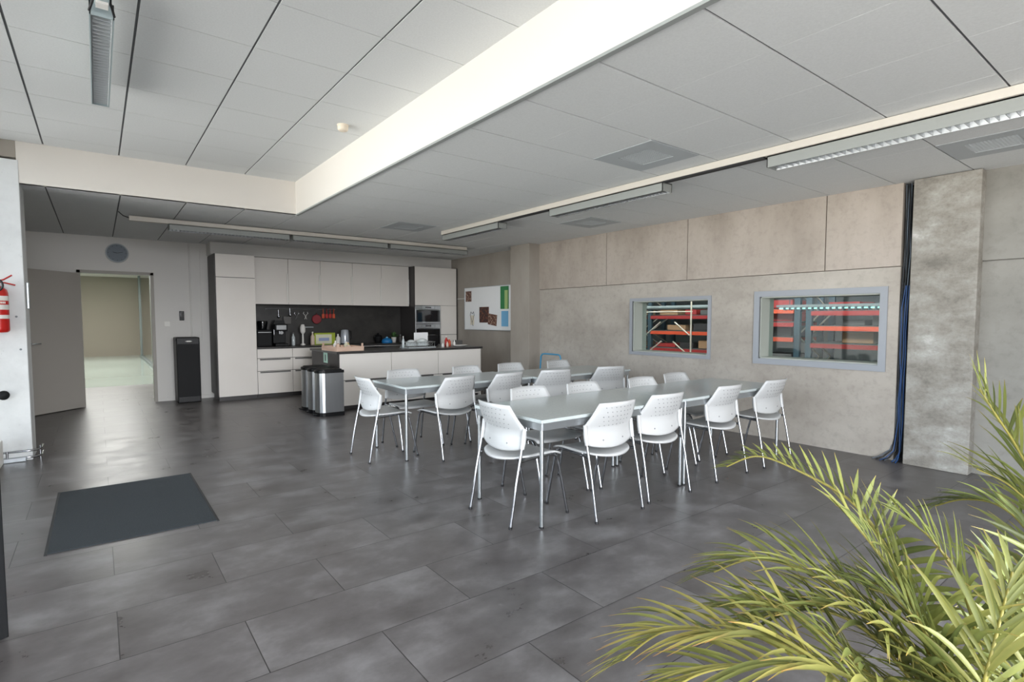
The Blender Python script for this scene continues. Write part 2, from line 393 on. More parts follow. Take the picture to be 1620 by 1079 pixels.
cab = tag(MB().box((-1.08, 5.2, 0), (-.765, 7.08, .235), .01).build('floor_convector', 'label_white'), 'low white floor convector along the left facade', 'convector')
s = tag(MB().box((-.553, 7.27, 1.50), (-.535, 7.36, 1.76), .003).build('cable_box', 'alu'), 'narrow grey box on the shaded side of the left column', 'box')

# glazed facade on the left (outside the frame) with its entrance door
fa = MB().box((XL-.14, -3.3, 0), (XL, 7.13, .22)).box((XL-.14, -3.3, 3.0), (XL, 7.13, 3.2))
for y in (-3.2, -1.5, .3, 2.0, 3.7, 5.4, 7.08): fa.box((XL-.12, y-.04, .2), (XL-.03, y+.04, 3.02))
struct('window_3', fa, 'window_frame')
struct('window_3', MB().box((XL-.085, -3.25, .22), (XL-.08, 7.1, 3.0)), 'facade_glass')
# wall behind the camera with glazing on its left part, shaped to balance the light
rb = MB().box((-1.3, -3.4, 0), (6.6, -3.2, .12)).box((-1.3, -3.4, 3.05), (6.6, -3.2, 3.3)).box((-1.3, -3.4, .1), (-1.0, -3.2, 3.1)).box((2.5, -3.4, .1), (6.6, -3.2, 3.1))
struct('wall_rear', rb, 'wall_white')
rf = MB()
for x in (-1.0, .15, 1.3, 2.5): rf.box((x-.035, -3.34, .1), (x+.035, -3.26, 3.06))
struct('window_4', rf, 'window_frame')
# open dark entrance door leaf at the left edge of the view
ed = tag(bpy.data.objects.new('door_2', None), kind='structure'); col.objects.link(ed)
ed.location = (-.367, 3.185, 0); ed.rotation_euler = (0, 0, math.radians(205))
dm = MB().box((0, -.03, .01), (.09, .03, 2.25), .004).box((.66, -.03, .01), (.74, .03, 2.25), .004).box((.09, -.03, .01), (.66, .03, .12)).box((.09, -.03, 2.15), (.66, .03, 2.25))
dm.build('door_leaf', 'black_matt', ed)
MB().box((.09, -.004, .12), (.66, .004, 2.15)).build('door_pane', 'facade_glass', ed)

# ------------------------------------------------------------------ inner windows in the concrete wall
def inner_window(n, y0, y1, z0, z1, fo):
    f = MB(); e = fo
    X = XW-.018
    for a, b in (((y0-e, z0-e), (y1+e, z0)), ((y0-e, z1), (y1+e, z1+e)), ((y0-e, z0), (y0, z1)), ((y1, z0), (y1+e, z1))):
        f.box((X, a[0], a[1]), (XW+.012, b[0], b[1]))
    o = struct('window_%d' % n, f, 'window_frame')
    r = MB(); d = XW+.30
    r.box((XW+.012, y0-.004, z0-.01), (d, y1+.004, z0+.012)); r.box((XW+.012, y0-.004, z1-.012), (d, y1+.004, z1+.01))
    r.box((XW+.012, y0-.004, z0), (d, y0+.012, z1)); r.box((XW+.012, y1-.012, z0), (d, y1+.004, z1))
    r.build('window_reveal', 'reveal', o)
    MB().box((XW+.20, y0, z0), (XW+.206, y1, z1)).build('window_pane', 'glass', o)
inner_window(1, 4.00, 5.235, .925, 1.65, .045)
inner_window(2, 2.08, 3.32, .935, 1.655, .065)

# warehouse behind the concrete wall
struct('wall_warehouse', MB().box((14.5, -3, 0), (14.7, 22, 4.5)).box((6.5, 22, 0), (14.6, 22.2, 4.5)).box((6.5, -3.2, 0), (14.6, -3, 4.5)).box((6.45,11.0,0),(6.55,22,4.5)), 'warehouse_wall')
struct('floor_warehouse', B((6.5, -3, -.1), (14.6, 22, 0)), 'warehouse_floor')
struct('ceiling_warehouse', B((6.4, -3, 4.5), (14.6, 22, 4.6)), 'warehouse_wall')
def rack(x, y, L_, label, lv, cols):
    r = thing('pallet_rack', label, 'rack', (x, y, 0), 0, None)
    for yy in (0, L_):
        for xx in (0, .9): MB().box((xx, yy-.05, 0), (xx+.07, yy+.05, 3.6)).build('upright', 'steel_teal', r)
        b = MB(); 
        for k in range(4): b.tube([(.035, yy, .3+k*.8), (.935, yy, .7+k*.8)], .014, 6); b.tube([(.935, yy, .7+k*.8), (.035, yy, 1.1+k*.8)], .014, 6)
        b.build('brace', 'brace', r)
    for k, z in enumerate(lv):
        for xx in (-.03, .96): MB().box((xx, .05, z+.035), (xx+.05, L_-.05, z+.11)).build('beam', cols[k % len(cols)], r)
        MB().box((.02, .05, z+.11), (.95, L_-.05, z+.125)).build('shelf', 'warehouse_wall', r)
    yb = .2; k = 0
    for z in lv:
        y_ = .15
        while y_ < L_-.5:
            ww = random.uniform(.3, .6); hh = random.uniform(.08, .19)
            if random.random() < .75: MB().box((.15, y_, z+.13), (.8, y_+ww, z+.13+hh), .01).build('carton', random.choice(['carton', 'warehouse_floor', 'steel_red', 'cabinet_dark']), r)
            y_ += ww+random.uniform(.06, .2)
    return r
RK = ['steel_orange', 'steel_red']
rack(9.9, 2.9, 1.5, 'pallet rack seen in the right part of the wider wall window', (.45, .86, 1.16, 1.42), RK)
rack(9.9, 4.6, 1.5, 'pallet rack with teal posts seen in the left part of the wider window', (.5, .95, 1.22, 1.46), ['steel_red', 'steel_orange'])
rack(10.6, 6.6, 1.8, 'orange and red pallet rack seen through the smaller wall window', (.6, 1.0, 1.36, 2.3), ['steel_red', 'steel_orange'])
rack(10.6, 8.7, 1.8, 'farthest pallet rack, at the left side of the smaller wall window', (.6, 1.0, 1.36, 2.3), ['steel_orange', 'steel_red'])
# crossed pale struts hanging in front of the racks
st = thing('cross_brace', 'pale diagonal struts crossing behind the smaller wall window', 'brace', (8.0, 5.95, 1.22))
for a, b in (((0,-.45,-.10),(0,-.15,.12)),((0,.45,-.10),(0,.15,.12)),((0,-.40,-.42),(0,-.12,-.22)),((0,.40,-.42),(0,.12,-.22))):
    MB().tube([a, b], .012, 6).build('strut', 'brace', st)
MB().tube([(0,-.5,.3),(0,.5,.3)], .012, 6).build('strut', 'brace', st)
MB().tube([(0,-.48,-.44),(0,-.48,1.6)], .014, 6).build('strut', 'brace', st); MB().tube([(0,.48,-.44),(0,.48,1.6)], .014, 6).build('strut', 'brace', st)
MB().tube([(0,-.48,-.44),(0,-.48,-1.2)], .014, 6).build('leg', 'brace', st); MB().tube([(0,.48,-.44),(0,.48,-1.2)], .014, 6).build('leg', 'brace', st)
dc = tag(MB().tube([(8.3, 4.9, 1.60), (8.3, 9.8, 1.60)], .04, 14).build('air_duct', 'duct'), 'grey pipe running across the top of the smaller wall window', 'duct')
# lamps added out of view to light the warehouse dimly
for k, (x, y) in enumerate(((7.4, 3.2), (7.4, 6.8), (11.5, 5))):
    MB().box((x-.08, y-.7, 3.9), (x+.08, y+.7, 3.95)).build('warehouse_fill_lamp', 'tube_glow')
    o = bpy.data.objects['warehouse_fill_lamp' if k == 0 else 'warehouse_fill_lamp.%03d' % k]
    tag(o, ('fill lamp added out of view in the warehouse above the wider wall window', 'fill lamp added out of view in the warehouse above the smaller wall window', 'fill lamp added out of view in the warehouse over the far aisle')[k], 'lamp')
    area('warehouse_fill_light', (x, y, 3.88), (0, 0, 0), .3, 1.4, 6, (1, .95, .86))

for k, (x, y0, y1, z) in enumerate(((9.2, 2.75, 4.6, 1.56),)):
    u = thing('warehouse_strip_lamp', 'glowing louvred strip lamp seen through the wider wall window', 'lamp', (x, y0, z))
    MB().box((-.05, 0, .03), (.05, y1-y0, .07)).build('housing', 'duct', u); MB().tube([(0, .03, .01), (0, y1-y0-.03, .01)], .014, 8).build('tube', 'tube_teal', u)
    m = MB()
    for q in range(int((y1-y0)/.09)): m.box((-.055, q*.09, -.02), (.055, q*.09+.02, .03))
    m.build('louvre', 'steel_teal', u)
    for q in (.2, y1-y0-.2): MB().tube([(0, q, .07), (0, q, 4.5-z)], .006, 6).build('hanger', 'steel_teal', u)

# ------------------------------------------------------------------ next room seen through the doorway
struct('floor_next', B((-3.2, 13.9, -.1), (3.6, 25.4, 0)), 'next_floor')
struct('wall_next', MB().box((-3.2, 25.2, 0), (3.6, 25.4, 3.2)), 'next_wall')
struct('wall_next', MB().box((-3.3, 11.0, 0), (-3.1, 25.3, 3.2)).box((-3.2, 11.0, 0), (-1.3, 11.15, 3.2)).box((3.5, 11.0, 0), (3.7, 25.3, 3.2)), 'wall_white')
struct('floor_next', B((-3.2, 11.0, -.1), (-1.4, 13.9, 0)), 'floor_tile')
struct('ceiling_next', B((-3.3, 11.01, 2.95), (3.7, 25.4, 3.05)), 'soffit_white')
struct('window_5', MB().box((1.22, 14.0, 0), (1.30, 14.1, 2.95)).box((1.22, 18.6, 0), (1.30, 18.7, 2.95)).box((1.22, 23.9, 0), (1.30, 24.1, 2.95)).box((1.2, 14.0, 0), (1.32, 24.1, .06)), 'duct')
struct('window_5', MB().box((1.255, 14.1, .06), (1.265, 23.9, 2.95)), 'glass_green')
for k in range(3):  # unseen strips and area lights added to brighten the next room
    tag(MB().box((-1.6, 14.5+k*3.6, 2.90), (.9, 14.62+k*3.6, 2.945)).build('next_room_fill_lamp', 'tube_glow'), ('nearest fill lamp added out of view in the room beyond the doorway', 'middle fill lamp added out of view in the room beyond the doorway', 'farthest fill lamp added out of view in the room beyond the doorway')[k], 'lamp')
    area('next_room_fill_light', (-.3, 14.56+k*3.6, 2.87), (0, 0, 0), 2.4, .2, 62, (1, .985, .95))

# ------------------------------------------------------------------ tables
def table(name, label, x, y, L_, W_, rz=0):
    t = thing(name, label, 'table', (x, y, 0), rz, None)
    B((0, 0, .712), (L_, W_, .735), .003).build('tabletop', 'table_laminate', t)
    f = MB().box((.02, .008, .662), (L_-.02, .03, .711)).box((.02, W_-.03, .662), (L_-.02, W_-.008, .711)).box((.008, .02, .662), (.03, W_-.02, .711)).box((L_-.03, .02, .662), (L_-.008, W_-.02, .711))
    f.build('apron', 'alu', t)
    for i in (.026, L_-.026):
        for j in (.03, W_-.03):
            m = MB().use('leg_metal').tube([(i, j, .008), (i, j, .722)], .0145, 14); m.use('rubber').tube([(i, j, 0), (i, j, .012)], .0155, 12)
            m.build('leg', None, t)
table('dining_table', 'grey-topped table with steel legs, nearest the camera in the front row', 2.287, 2.672, 1.573, .80)
table('dining_table', 'grey-topped table at the right end of the front row, toward the concrete wall', 3.862, 2.672, 1.62, .80)
table('dining_table', 'grey-topped table at the left end of the back row, before the kitchen island', 2.350, 4.785, 1.6, .78)
table('dining_table', 'grey-topped table at the right end of the back row, beside the blue trolley', 3.955, 4.70, 1.6, .80)

# ------------------------------------------------------------------ chairs
def shell(fn, nu, nv, th, nfn=None):
    """closed thin shell from fn(u,v) with thickness th along the surface normal"""
    P = [[Vector(fn(-1+2*i/nu, j/nv)) for i in range(nu+1)] for j in range(nv+1)]
    Nn = []
    for j in range(nv+1):
        row = []
        for i in range(nu+1):
            du = P[j][min(i+1, nu)]-P[j][max(i-1, 0)]; dv = P[min(j+1, nv)][i]-P[max(j-1, 0)][i]
            row.append(du.cross(dv).normalized())
        Nn.append(row)
    vs = []; fs = []
    for j in range(nv+1):
        for i in range(nu+1): vs.append(P[j][i]+Nn[j][i]*th/2)
    o = len(vs)
    for j in range(nv+1):
        for i in range(nu+1): vs.append(P[j][i]-Nn[j][i]*th/2)
    w_ = nu+1
    for j in range(nv):
        for i in range(nu):
            a = j*w_+i; fs.append((a, a+1, a+w_+1, a+w_)); fs.append((o+a, o+a+w_, o+a+w_+1, o+a+1))
    edge = [i for i in range(nu)]
    for i in range(nu): fs.append((i, o+i, o+i+1, i+1)); b_ = nv*w_+i; fs.append((b_, b_+1, o+b_+1, o+b_))
    for j in range(nv): a = j*w_; fs.append((a, a+w_, o+a+w_, o+a)); a = j*w_+nu; fs.append((a, o+a, o+a+w_, a+w_))
    return vs, fs
def seat_fn(u, v):
    wv = .232 - .055*max(0, 1-v/.30)**2 + .008*v
    x = wv*u
    yb = -.235 + .055*u*u
    y = yb + v*(.195-yb)
    z = .462 - .016*(1-u*u)*(1-.4*v) - .022*max(0, (v-.80)/.2)**2 - .010*max(0, 1-v/.2)**1.5 + .006*v
    return (x, y, z)
ZB0, ZE0, ZE1, ZT = .515, .535, .655, .822
def back_w(z):
    if z < ZE0: return .228
    if z < ZE1: return .241
    return .241 + (.186-.241)*(z-ZE1)/(ZT-ZE1)
def back_y(x, z):
    t = (z-.53)/(ZT-.53)
    wz = back_w(max(z, ZE0)); q = min(1, abs(x)/wz)
    return -.137 + .022*max(0, 1-abs(t-.32)/.32) - .085*max(0, (t-.3)/.7)**1.2 - .050*(1-q*q)
LV = [0, .04, .09, .16, .27, .40, .48, .52, .60, .70, .80, .90, 1.0]
def back_fn(u, v):
    i = v*(len(LV)-1); k = min(int(i), len(LV)-2); t = LV[k]+(LV[k+1]-LV[k])*(i-k)
    zb = ZB0 - .028*(1-u*u)
    z = zb + (ZT-.004*u*u-zb)*t
    x = back_w(ZB0+(ZT-ZB0)*t)*u
    if t < .001: x *= .96
    return (x, back_y(x, z), z)
def make_chair():
    c = thing('stacking_chair', '', 'chair')
    m = MB(); vs, fs = shell(seat_fn, 12, 14, .012); m.add(vs, fs, True); m.build('seat', 'plastic_white', c)
    m = MB().use('plastic_white'); vs, fs = shell(back_fn, 14, 12, .010); m.add(vs, fs, True)
    for s in (-1, 1):
        m.tube([(s*.237, -.155, .522), (s*.238, -.145, .57), (s*.239, -.135, .66)], [.015, .017, .014], 12)
    m.use('hole')
    for r_, z in enumerate((.648, .682, .716, .750, .784)):
        for k in range(7):
            x = (-.120 + k*.040) + (.02 if r_ % 2 else 0) - .01
            if abs(x) > .15: continue
            y = back_y(x, z); m.lathe([(.0048, -.0062), (.0048, .0062)], (x, y, z), 8, 'y')
    for x in (-.1, .1): m.lathe([(.006, -.007), (.006, .007)], (x, back_y(x, .545), .545), 8, 'y')
    m.build('backrest', None, c)
    for s in (-1, 1):
        X = s*.243
        m = MB().use('chrome').tube([(X, -.258, .01), (X*.99, -.205, .30), (X*.985, -.162, .50), (X*.98, -.135, .64)], .0098, 10)
        m.use('rubber').tube([(X, -.260, 0), (X, -.257, .016)], .0125, 10); m.build('leg', None, c)
        m = MB().use('chrome').tube([(X, .258, .01), (X*.995, .205, .24), (X*.99, .165, .40), (X*.985, .150, .432), (X*.975, .122, .449), (X*.965, .08, .452), (X*.96, -.02, .447), (X*.96, -.12, .442), (X*.975, -.172, .440)], .0098, 10)
        m.use('rubber').tube([(X, .260, 0), (X, .257, .016)], .0125, 10); m.build('leg', None, c)
    MB().tube([(-.233, .09, .447), (0, .09, .425), (.233, .09, .447)], .008, 8).tube([(-.23, -.10, .443), (0, -.10, .425), (.23, -.10, .443)], .008, 8).build('seat_frame', 'chrome', c)
    return c
proto = make_chair(); first = [True]
def chair(x, y, deg, label):
    c = proto if first[0] else copy_tree(proto); first[0] = False
    c.location = (x, y, 0); c.rotation_euler = (0, 0, math.radians(deg))
    c['label'] = label; c['category'] = 'chair'; c['group'] = 'white stacking chairs around the tables'
chair(2.393, 3.055, -90, 'white chair at the left end of the front table row, back to the door side')
chair(2.905, 2.790, 0, 'nearest white chair on the camera side of the front row, left of the leg pair')
chair(3.530, 2.820, -3, 'second white chair on the camera side of the front row, at the double table legs')
chair(4.395, 2.815, 0, 'third white chair on the camera side of the front row, right of the double legs')
chair(5.165, 2.790, -2, 'rightmost white chair on the camera side of the front row, nearest the cables')
chair(2.888, 3.335, 180, 'leftmost white chair on the far side of the front row, behind the near end table')
chair(3.490, 3.300, 180, 'second white chair from the left on the far side of the front row')
chair(4.250, 3.245, 180, 'third white chair from the left on the far side of the front row')
chair(4.880, 3.305, 180, 'rightmost white chair on the far side of the front row, below the smaller window')
chair(2.300, 5.180, -90, 'white chair at the left end of the back row, beside the kitchen island')
chair(2.865, 4.860, 6, 'leftmost white chair on the camera side of the back row, showing its whole back')
chair(3.490, 4.850, 4, 'second white chair on the camera side of the back row, behind the end chair')
chair(4.190, 4.800, -14, 'third white chair on the camera side of the back row, below the blue trolley handle')
chair(5.030, 4.720, -16, 'rightmost white chair on the camera side of the back row, turned right')
chair(2.755, 5.440, 180, 'leftmost white chair on the far side of the back row, before the island front')
chair(3.570, 5.390, 180, 'second white chair on the far side of the back row, before the island end')
chair(4.260, 5.410, 180, 'third white chair on the far side of the back row, before the grey column')
chair(5.080, 5.390, 180, 'rightmost white chair on the far side of the back row, before the blue trolley')

# ------------------------------------------------------------------ kitchen: tall unit, base units, wall units, oven tower
YF = 10.20
def front(mb_parent, x0, x1, z0, z1, name='door', y=YF):
    return B((x0+.002, y, z0+.002), (x1-.002, y+.02, z1-.002), .0015).build(name, 'cabinet_front', mb_parent)
k = thing('tall_cabinet', 'tall beige two-door kitchen unit at the left end of the kitchen', 'cabinet', (0,0,0))
B((1.572, YF+.0, .10), (1.588, YD-.002, 2.485)).build('side_panel', 'cabinet_dark', k)
B((1.59, YF+.022, .10), (2.195, YD-.002, 2.48)).build('carcass', 'cabinet_dark', k)
front(k, 1.588, 2.195, 2.10, 2.485); front(k, 1.588, 2.195, .075, 2.095)
B((1.60, YF+.06, 0), (2.195, YD-.1, .10)).build('plinth', 'cabinet_dark', k)
def handle(p, x0, x1, z, y=YF):
    return MB().box((x0, y-.014, z-.004), (x1, y, z+.006)).box((x0, y-.016, z-.016), (x1, y-.012, z+.006)).build('handle', 'handle_dark', p)
xs = [2.197, 2.79, 3.39, 4.00, 4.61, 5.235]
LB = ['beige three-drawer base unit beside the tall cabinet', 'beige three-drawer base unit left of the island end, behind the steel bins', 'beige base unit in the middle of the back counter, behind the island',
      'beige base unit under the blue item on the back counter', 'beige base unit next to the oven tower']
for i in range(5):
    k = thing('base_cabinet', LB[i], 'cabinet', (0,0,0), 0, 'base units under the back counter')
    a, b = xs[i]+.001, xs[i+1]-.001
    B((a, YF+.022, .10), (b, YD-.002, .868)).build('carcass', 'cabinet_dark', k)
    B((a, YF+.06, 0), (b, YD-.1, .10)).build('plinth', 'cabinet_dark', k)
    for z0, z1, h in ((.075, .475, 1), (.48, .70, 1), (.705, .868, 0)):
        d = front(k, a, b, z0, z1, 'drawer')
        if h: handle(d, a+.04, b-.04, z1-.012)
ct = tag(B((2.198, YF-.015, .87), (5.238, YD-.015, .90), .002).build('worktop', 'counter_dark'), 'dark worktop along the back wall under the wall cabinets', 'worktop')
tag(B((2.198, YD-.014, .87), (5.24, YD-.001, 1.68)).build('splashback', 'splash_dark'), 'dark splashback between worktop and wall cabinets', 'splashback')
ux = [2.20, 2.805, 3.39, 4.015, 4.62, 5.235]
LU = ['leftmost beige wall cabinet, next to the tall unit', 'second beige wall cabinet from the left, above the hanging utensils', 'middle beige wall cabinet, above the red utensils', 'fourth beige wall cabinet from the left', 'rightmost beige wall cabinet, next to the oven tower']
for i in range(5):
    k = thing('wall_cabinet', LU[i], 'cabinet', (0,0,0), 0, 'wall cabinets above the back counter')
    a, b = ux[i]+.001, ux[i+1]-.001
    B((a, 10.445, 1.665), (b, YD-.002, 2.49)).build('carcass', 'cabinet_dark', k)
    d = front(k, a, b, 1.66, 2.49, 'door', 10.424)
    MB().box((b-.030, 10.408, 1.70), (b-.004, 10.424, 2.22)).build('handle', 'label_white', d)
k = thing('oven_tower', 'beige tall unit at the right end of the kitchen housing two ovens', 'cabinet', (0,0,0))
B((5.243, YF+.0, .10), (5.257, YD-.002, 2.485)).build('side_panel', 'cabinet_dark', k)
B((6.262, YF+.0, 0), (6.282, YD-.002, 2.485)).build('side_panel', 'cabinet_dark', k)
B((5.26, YF+.022, .10), (6.26, YD-.002, 2.48)).build('carcass', 'cabinet_dark', k)
front(k, 5.257, 6.262, 1.68, 2.485); front(k, 5.866, 6.262, 1.06, 1.6799); front(k, 5.866, 6.262, .075, 1.055, 'drawer'); front(k, 5.257, 5.862, .075, .62, 'drawer')
B((5.26, YF+.06, 0), (6.26, YD-.1, .10)).build('plinth', 'cabinet_dark', k)
def oven(z0, z1, label):
    o = thing('oven', label, 'oven', (5.262, YF, z0)); h = z1-z0; W_ = .596
    B((0, -.004, 0), (W_, .0195, h), .002).build('housing', 'steel', o)
    B((.02, -.010, .045), (W_-.02, -.004, h-.095)).build('door_glass', 'black_glass', o)
    MB().tube([(.05, -.04, h-.082), (W_-.05, -.04, h-.082)], .009, 8).tube([(.07, -.04, h-.082), (.07, -.004, h-.082)], .006, 6).tube([(W_-.07, -.04, h-.082), (W_-.07, -.004, h-.082)], .006, 6).build('handle', 'steel', o)
    MB().box((.23, -.008, h-.05), (.37, -.004, h-.02)).build('display', 'black_glass', o)
    for x in (.14, .46): MB().lathe([(.014, 0), (.012, -.018)], (x, -.004, h-.036), 14, 'y').build('knob', 'steel', o)
oven(1.29, 1.672, 'steel compact oven, upper of the two in the right tall unit')
oven(.64, 1.283, 'steel oven, lower of the two in the right tall unit')

# island
k = thing('kitchen_island', 'kitchen island with beige drawer fronts and a dark end panel', 'island', (0,0,0))
YI, YJ = 8.09, 9.35
B((2.872, YI, .0), (2.892, YJ, .866)).build('end_panel', 'cabinet_dark', k); B((5.452, YI, 0), (5.47, YJ, .866)).build('end_panel', 'cabinet_front', k)
B((2.893, YI+.022, .09), (5.451, YJ, .864)).build('carcass', 'cabinet_dark', k)
B((2.893, YI+.07, 0), (5.451, YJ-.05, .09)).build('plinth', 'cabinet_dark', k)
for a, b in ((2.893, 3.737), (3.741, 4.595), (4.599, 5.451)):
    for z0, z1 in ((.065, .455), (.46, .864)):
        d = front(k, a, b, z0, z1, 'drawer', YI)
        if z1 < .5: handle(d, a+.08, b-.10, z1-.004, YI)
tag(B((2.845, YI-.025, .866), (5.495, YJ+.02, .90), .002).build('island_worktop', 'counter_dark'), 'dark worktop of the kitchen island', 'worktop')
n = MB().use('paper_mint').box((2.866, 8.56, .70), (2.871, 8.74, .862)); n.use('ink').box((2.864, 8.63, .73), (2.866, 8.66, .83))
tag(n.build('notice', None), 'pale green notice with a dark bar on the end panel of the island', 'notice')

# steel pedal bins
for i, (y, lb) in enumerate(((7.86, 'nearest steel pedal bin beside the island'), (8.18, 'middle of the three steel pedal bins by the island'), (8.50, 'farthest steel pedal bin, next to the base drawers'))):
    b = thing('pedal_bin', lb, 'bin', (2.645, y, 0), 0, 'steel pedal bins by the island end')
    def outline(g):
        pts = [(.17+g, -.145-g), (.17+g, .145+g)]
        for q in range(9):
            a = PI/2 + q*PI/8; pts.append((-.10+ (.07+g)*math.cos(a)*1.3, (.145+g)*math.sin(a)))
        return pts
    MB().prism(outline(.004), .0, .055).build('base', 'black_plastic', b)
    m = MB(); m.prism(outline(0), .055, .622); m.build('body', 'steel', b)
    MB().prism(outline(.006), .622, .660).prism(outline(-.02), .66, .675).build('lid', 'black_plastic', b)
    MB().box((-.235, -.05, .012), (-.17, .05, .03), .006).build('pedal', 'black_plastic', b)

# black tower bin / water cooler by the doorway wall
b = thing('water_dispenser', 'slim black floor-standing dispenser left of the tall cabinet', 'dispenser', (1.19, 10.62, 0))
B((-.175, -.20, 0), (.165, .21, 1.09), .015).build('body', 'black_plastic', b)
B((-.165, -.206, .10), (.155, -.20, .98), .002).build('front_panel', 'black_matt', b)
MB().box((-.03, -.210, 1.015), (.035, -.206, 1.035)).box((-.045, -.21, 1.02), (-.035, -.206, 1.03)).box((.04, -.21, 1.02), (.05, -.206, 1.03)).build('emblem', 'label_white', b)
MB().box((-.19, -.17, 1.03), (-.175, -.14, 1.09)).build('hinge', 'black_plastic', b)
t = thing('wall_tablet', 'small black wall reader left of the pipe', 'reader', (1.155, YD, 1.37))
B((-.035, -.03, 0), (.035, 0, .16), .004).build('body', 'black_plastic', t); MB().box((-.028, -.034, .055), (.028, -.03, .145)).build('screen', 'black_glass', t)
MB().tube([(.0, -.012, 0), (.02, -.01, -.03), (.08, -.008, -.06)], .003, 6).build('cable', 'label_white', t)
tag(MB().tube([(1.295, YD-.014, 1.05), (1.295, YD-.014, 2.69)], .013, 10).build('wall_pipe', 'wall_white'), 'white pipe running up the wall behind the black dispenser', 'pipe')
tag(MB().box((1.45, YD-.02, 1.0), (1.462, YD, 2.6)).build('wall_conduit', 'wall_white'), 'thin white conduit beside the tall cabinet', 'conduit')
tag(B((.90, YD-.012, 1.27), (.98, YD, 1.35), .003).build('light_switch', 'label_white'), 'white light switch on the wall right of the doorway', 'switch')
c = thing('wall_clock', 'round grey wall clock above the doorway', 'clock', (.290, YD, 2.455))
MB().lathe([(.155, 0), (.155, -.022), (.147, -.026)], (0,0,0), 36, 'y').build('rim', 'vent_metal', c)
MB().lathe([(.138, -.012), (.138, -.030)], (0,0,0), 36, 'y').build('dial', 'dial_grey', c)
h = MB().tube([(0,-.032,0), (-.055,-.032,.012)], .004, 6).tube([(0,-.034,0), (.075,-.034,.016)], .003, 6); h.build('hand', 'ink', c)
h = MB()
for q in range(12): a = q*PI/6; h.box((math.sin(a)*.115-.004, -.031, math.cos(a)*.115-.004), (math.sin(a)*.115+.004, -.028, math.cos(a)*.115+.004))
h.build('hour_marks', 'ink', c)

# ------------------------------------------------------------------ things on the back counter and the splashback
ZC = .9008
c = thing('coffee_machine', 'black coffee machine with silver spout at the left of the back counter', 'coffee machine', (2.655, 10.50, ZC))
MB().box((-.11, -.14, 0), (.11, .16, .05), .008).box((-.11, .02, .05), (.11, .16, .40), .008).box((-.11, -.12, .27), (.11, .02, .40), .01).prism([(-.10,.40),(-.08,.47),(.08,.47),(.10,.40)], 0, .14, 'y').build('body', 'black_plastic', c)
MB().box((-.085, -.127, .30), (.085, -.12, .38), .002).build('control_panel', 'steel', c)
MB().tube([(-.02, -.06, .27), (-.02, -.06, .22)], .012, 8).tube([(.02, -.06, .27), (.02, -.06, .22)], .012, 8).build('spout', 'chrome', c)
MB().lathe([(.03, -.128), (.03, -.122)], (0, 0, .245), 16, 'y').build('badge', 'steel', c)
MB().tube([(-.12, -.08, .20), (-.12, -.08, .30)], .008, 8).build('steam_wand', 'chrome', c)
c = thing('bean_grinder', 'dark squat appliance in the corner beside the tall cabinet', 'appliance', (2.37, 10.52, ZC))
MB().box((-.13, -.15, 0), (.12, .15, .30), .015).build('body', 'black_matt', c); MB().box((-.11, -.155, .25), (.11, -.15, .262)).build('handle_bar', 'steel', c)
MB().lathe([(.07, .30), (.09, .42), (.085, .46)], (0, .02, 0), 16).build('hopper', 'black_glass', c)
tag(MB().tube([(2.50, 10.835, 1.585), (3.80, 10.835, 1.585)], .006, 8).tube([(2.5,10.855,1.585),(2.5,10.83,1.585)],.006,6).tube([(3.8,10.855,1.585),(3.8,10.83,1.585)],.006,6).build('utensil_rail', 'steel'), 'thin steel utensil rail under the wall cabinets', 'rail')
def hook(): return [(0, 0, .012), (0, -.008, .0), (0, -.004, -.02)]
def utensil(x, zt, kind, m, label, cat='utensil'):
    u = thing('kitchen_utensil', label, cat, (x, 10.822, zt), 0, 'utensils hanging on the rail')
    if kind == 'ladle':
        MB().tube([(0,0,.0), (0,0,-.12)], .005, 8).build('handle', m, u); MB().lathe([(.008,-.16),(.026,-.15),(.032,-.125),(.026,-.118)], (0,-.01,0), 12).build('bowl', m, u)
    if kind == 'spatula':
        MB().tube([(0,0,0), (0,0,-.11)], .007, 8).build('handle', m, u); B((-.026, -.004, -.19), (.026, .003, -.105), .002).build('blade', m, u)
    if kind == 'grater':
        B((-.07, -.03, -.14), (.07, 0, 0), .004).build('body', m, u); MB().tube([(-.03,-.012,0), (-.02,-.012,.03), (.02,-.012,.03), (.03,-.012,0)], .004, 6).build('handle', m, u)
    if kind == 'scissors':
        for s in (-1, 1):
            MB().tube([(s*.03, 0, .0), (s*.045, 0, -.03), (s*.02, 0, -.05), (-s*.02, 0, -.14)], .005, 6).build('blade', m, u)
    if kind == 'round':
        MB().lathe([(.085, .0), (.092, -.006), (.085, -.012)], (0, 0, -.09), 24, 'y').build('disc', m, u); MB().tube([(0, 0, .0), (0, 0, .03)], .005, 6).build('loop', m, u)
utensil(2.72, 1.57, 'ladle', 'chrome', 'steel ladle hanging above the coffee machine')
utensil(2.93, 1.60, 'ladle', 'chrome', 'steel ladle hanging above the grey grater')
utensil(2.87, 1.44, 'grater', 'handle_dark', 'grey box grater hanging right of the coffee machine', 'grater')
utensil(3.05, 1.53, 'scissors', 'chrome', 'silver tongs hanging left of the pink scissors')
utensil(3.22, 1.53, 'scissors', 'ceramic', 'pale scissors hanging left of the red round trivet')
utensil(3.43, 1.48, 'round', 'red_dark', 'dark red round trivet hanging on the splashback', 'trivet')
utensil(3.56, 1.60, 'spatula', 'orange_plastic', 'orange-red spatula, leftmost of the red utensils')
utensil(3.63, 1.60, 'spatula', 'red_plastic', 'red spatula, second of the red utensils')
utensil(3.70, 1.60, 'spatula', 'red_plastic', 'red spatula, third of the red utensils')
utensil(3.77, 1.60, 'spatula', 'orange_plastic', 'orange spatula at the right end of the red utensils')
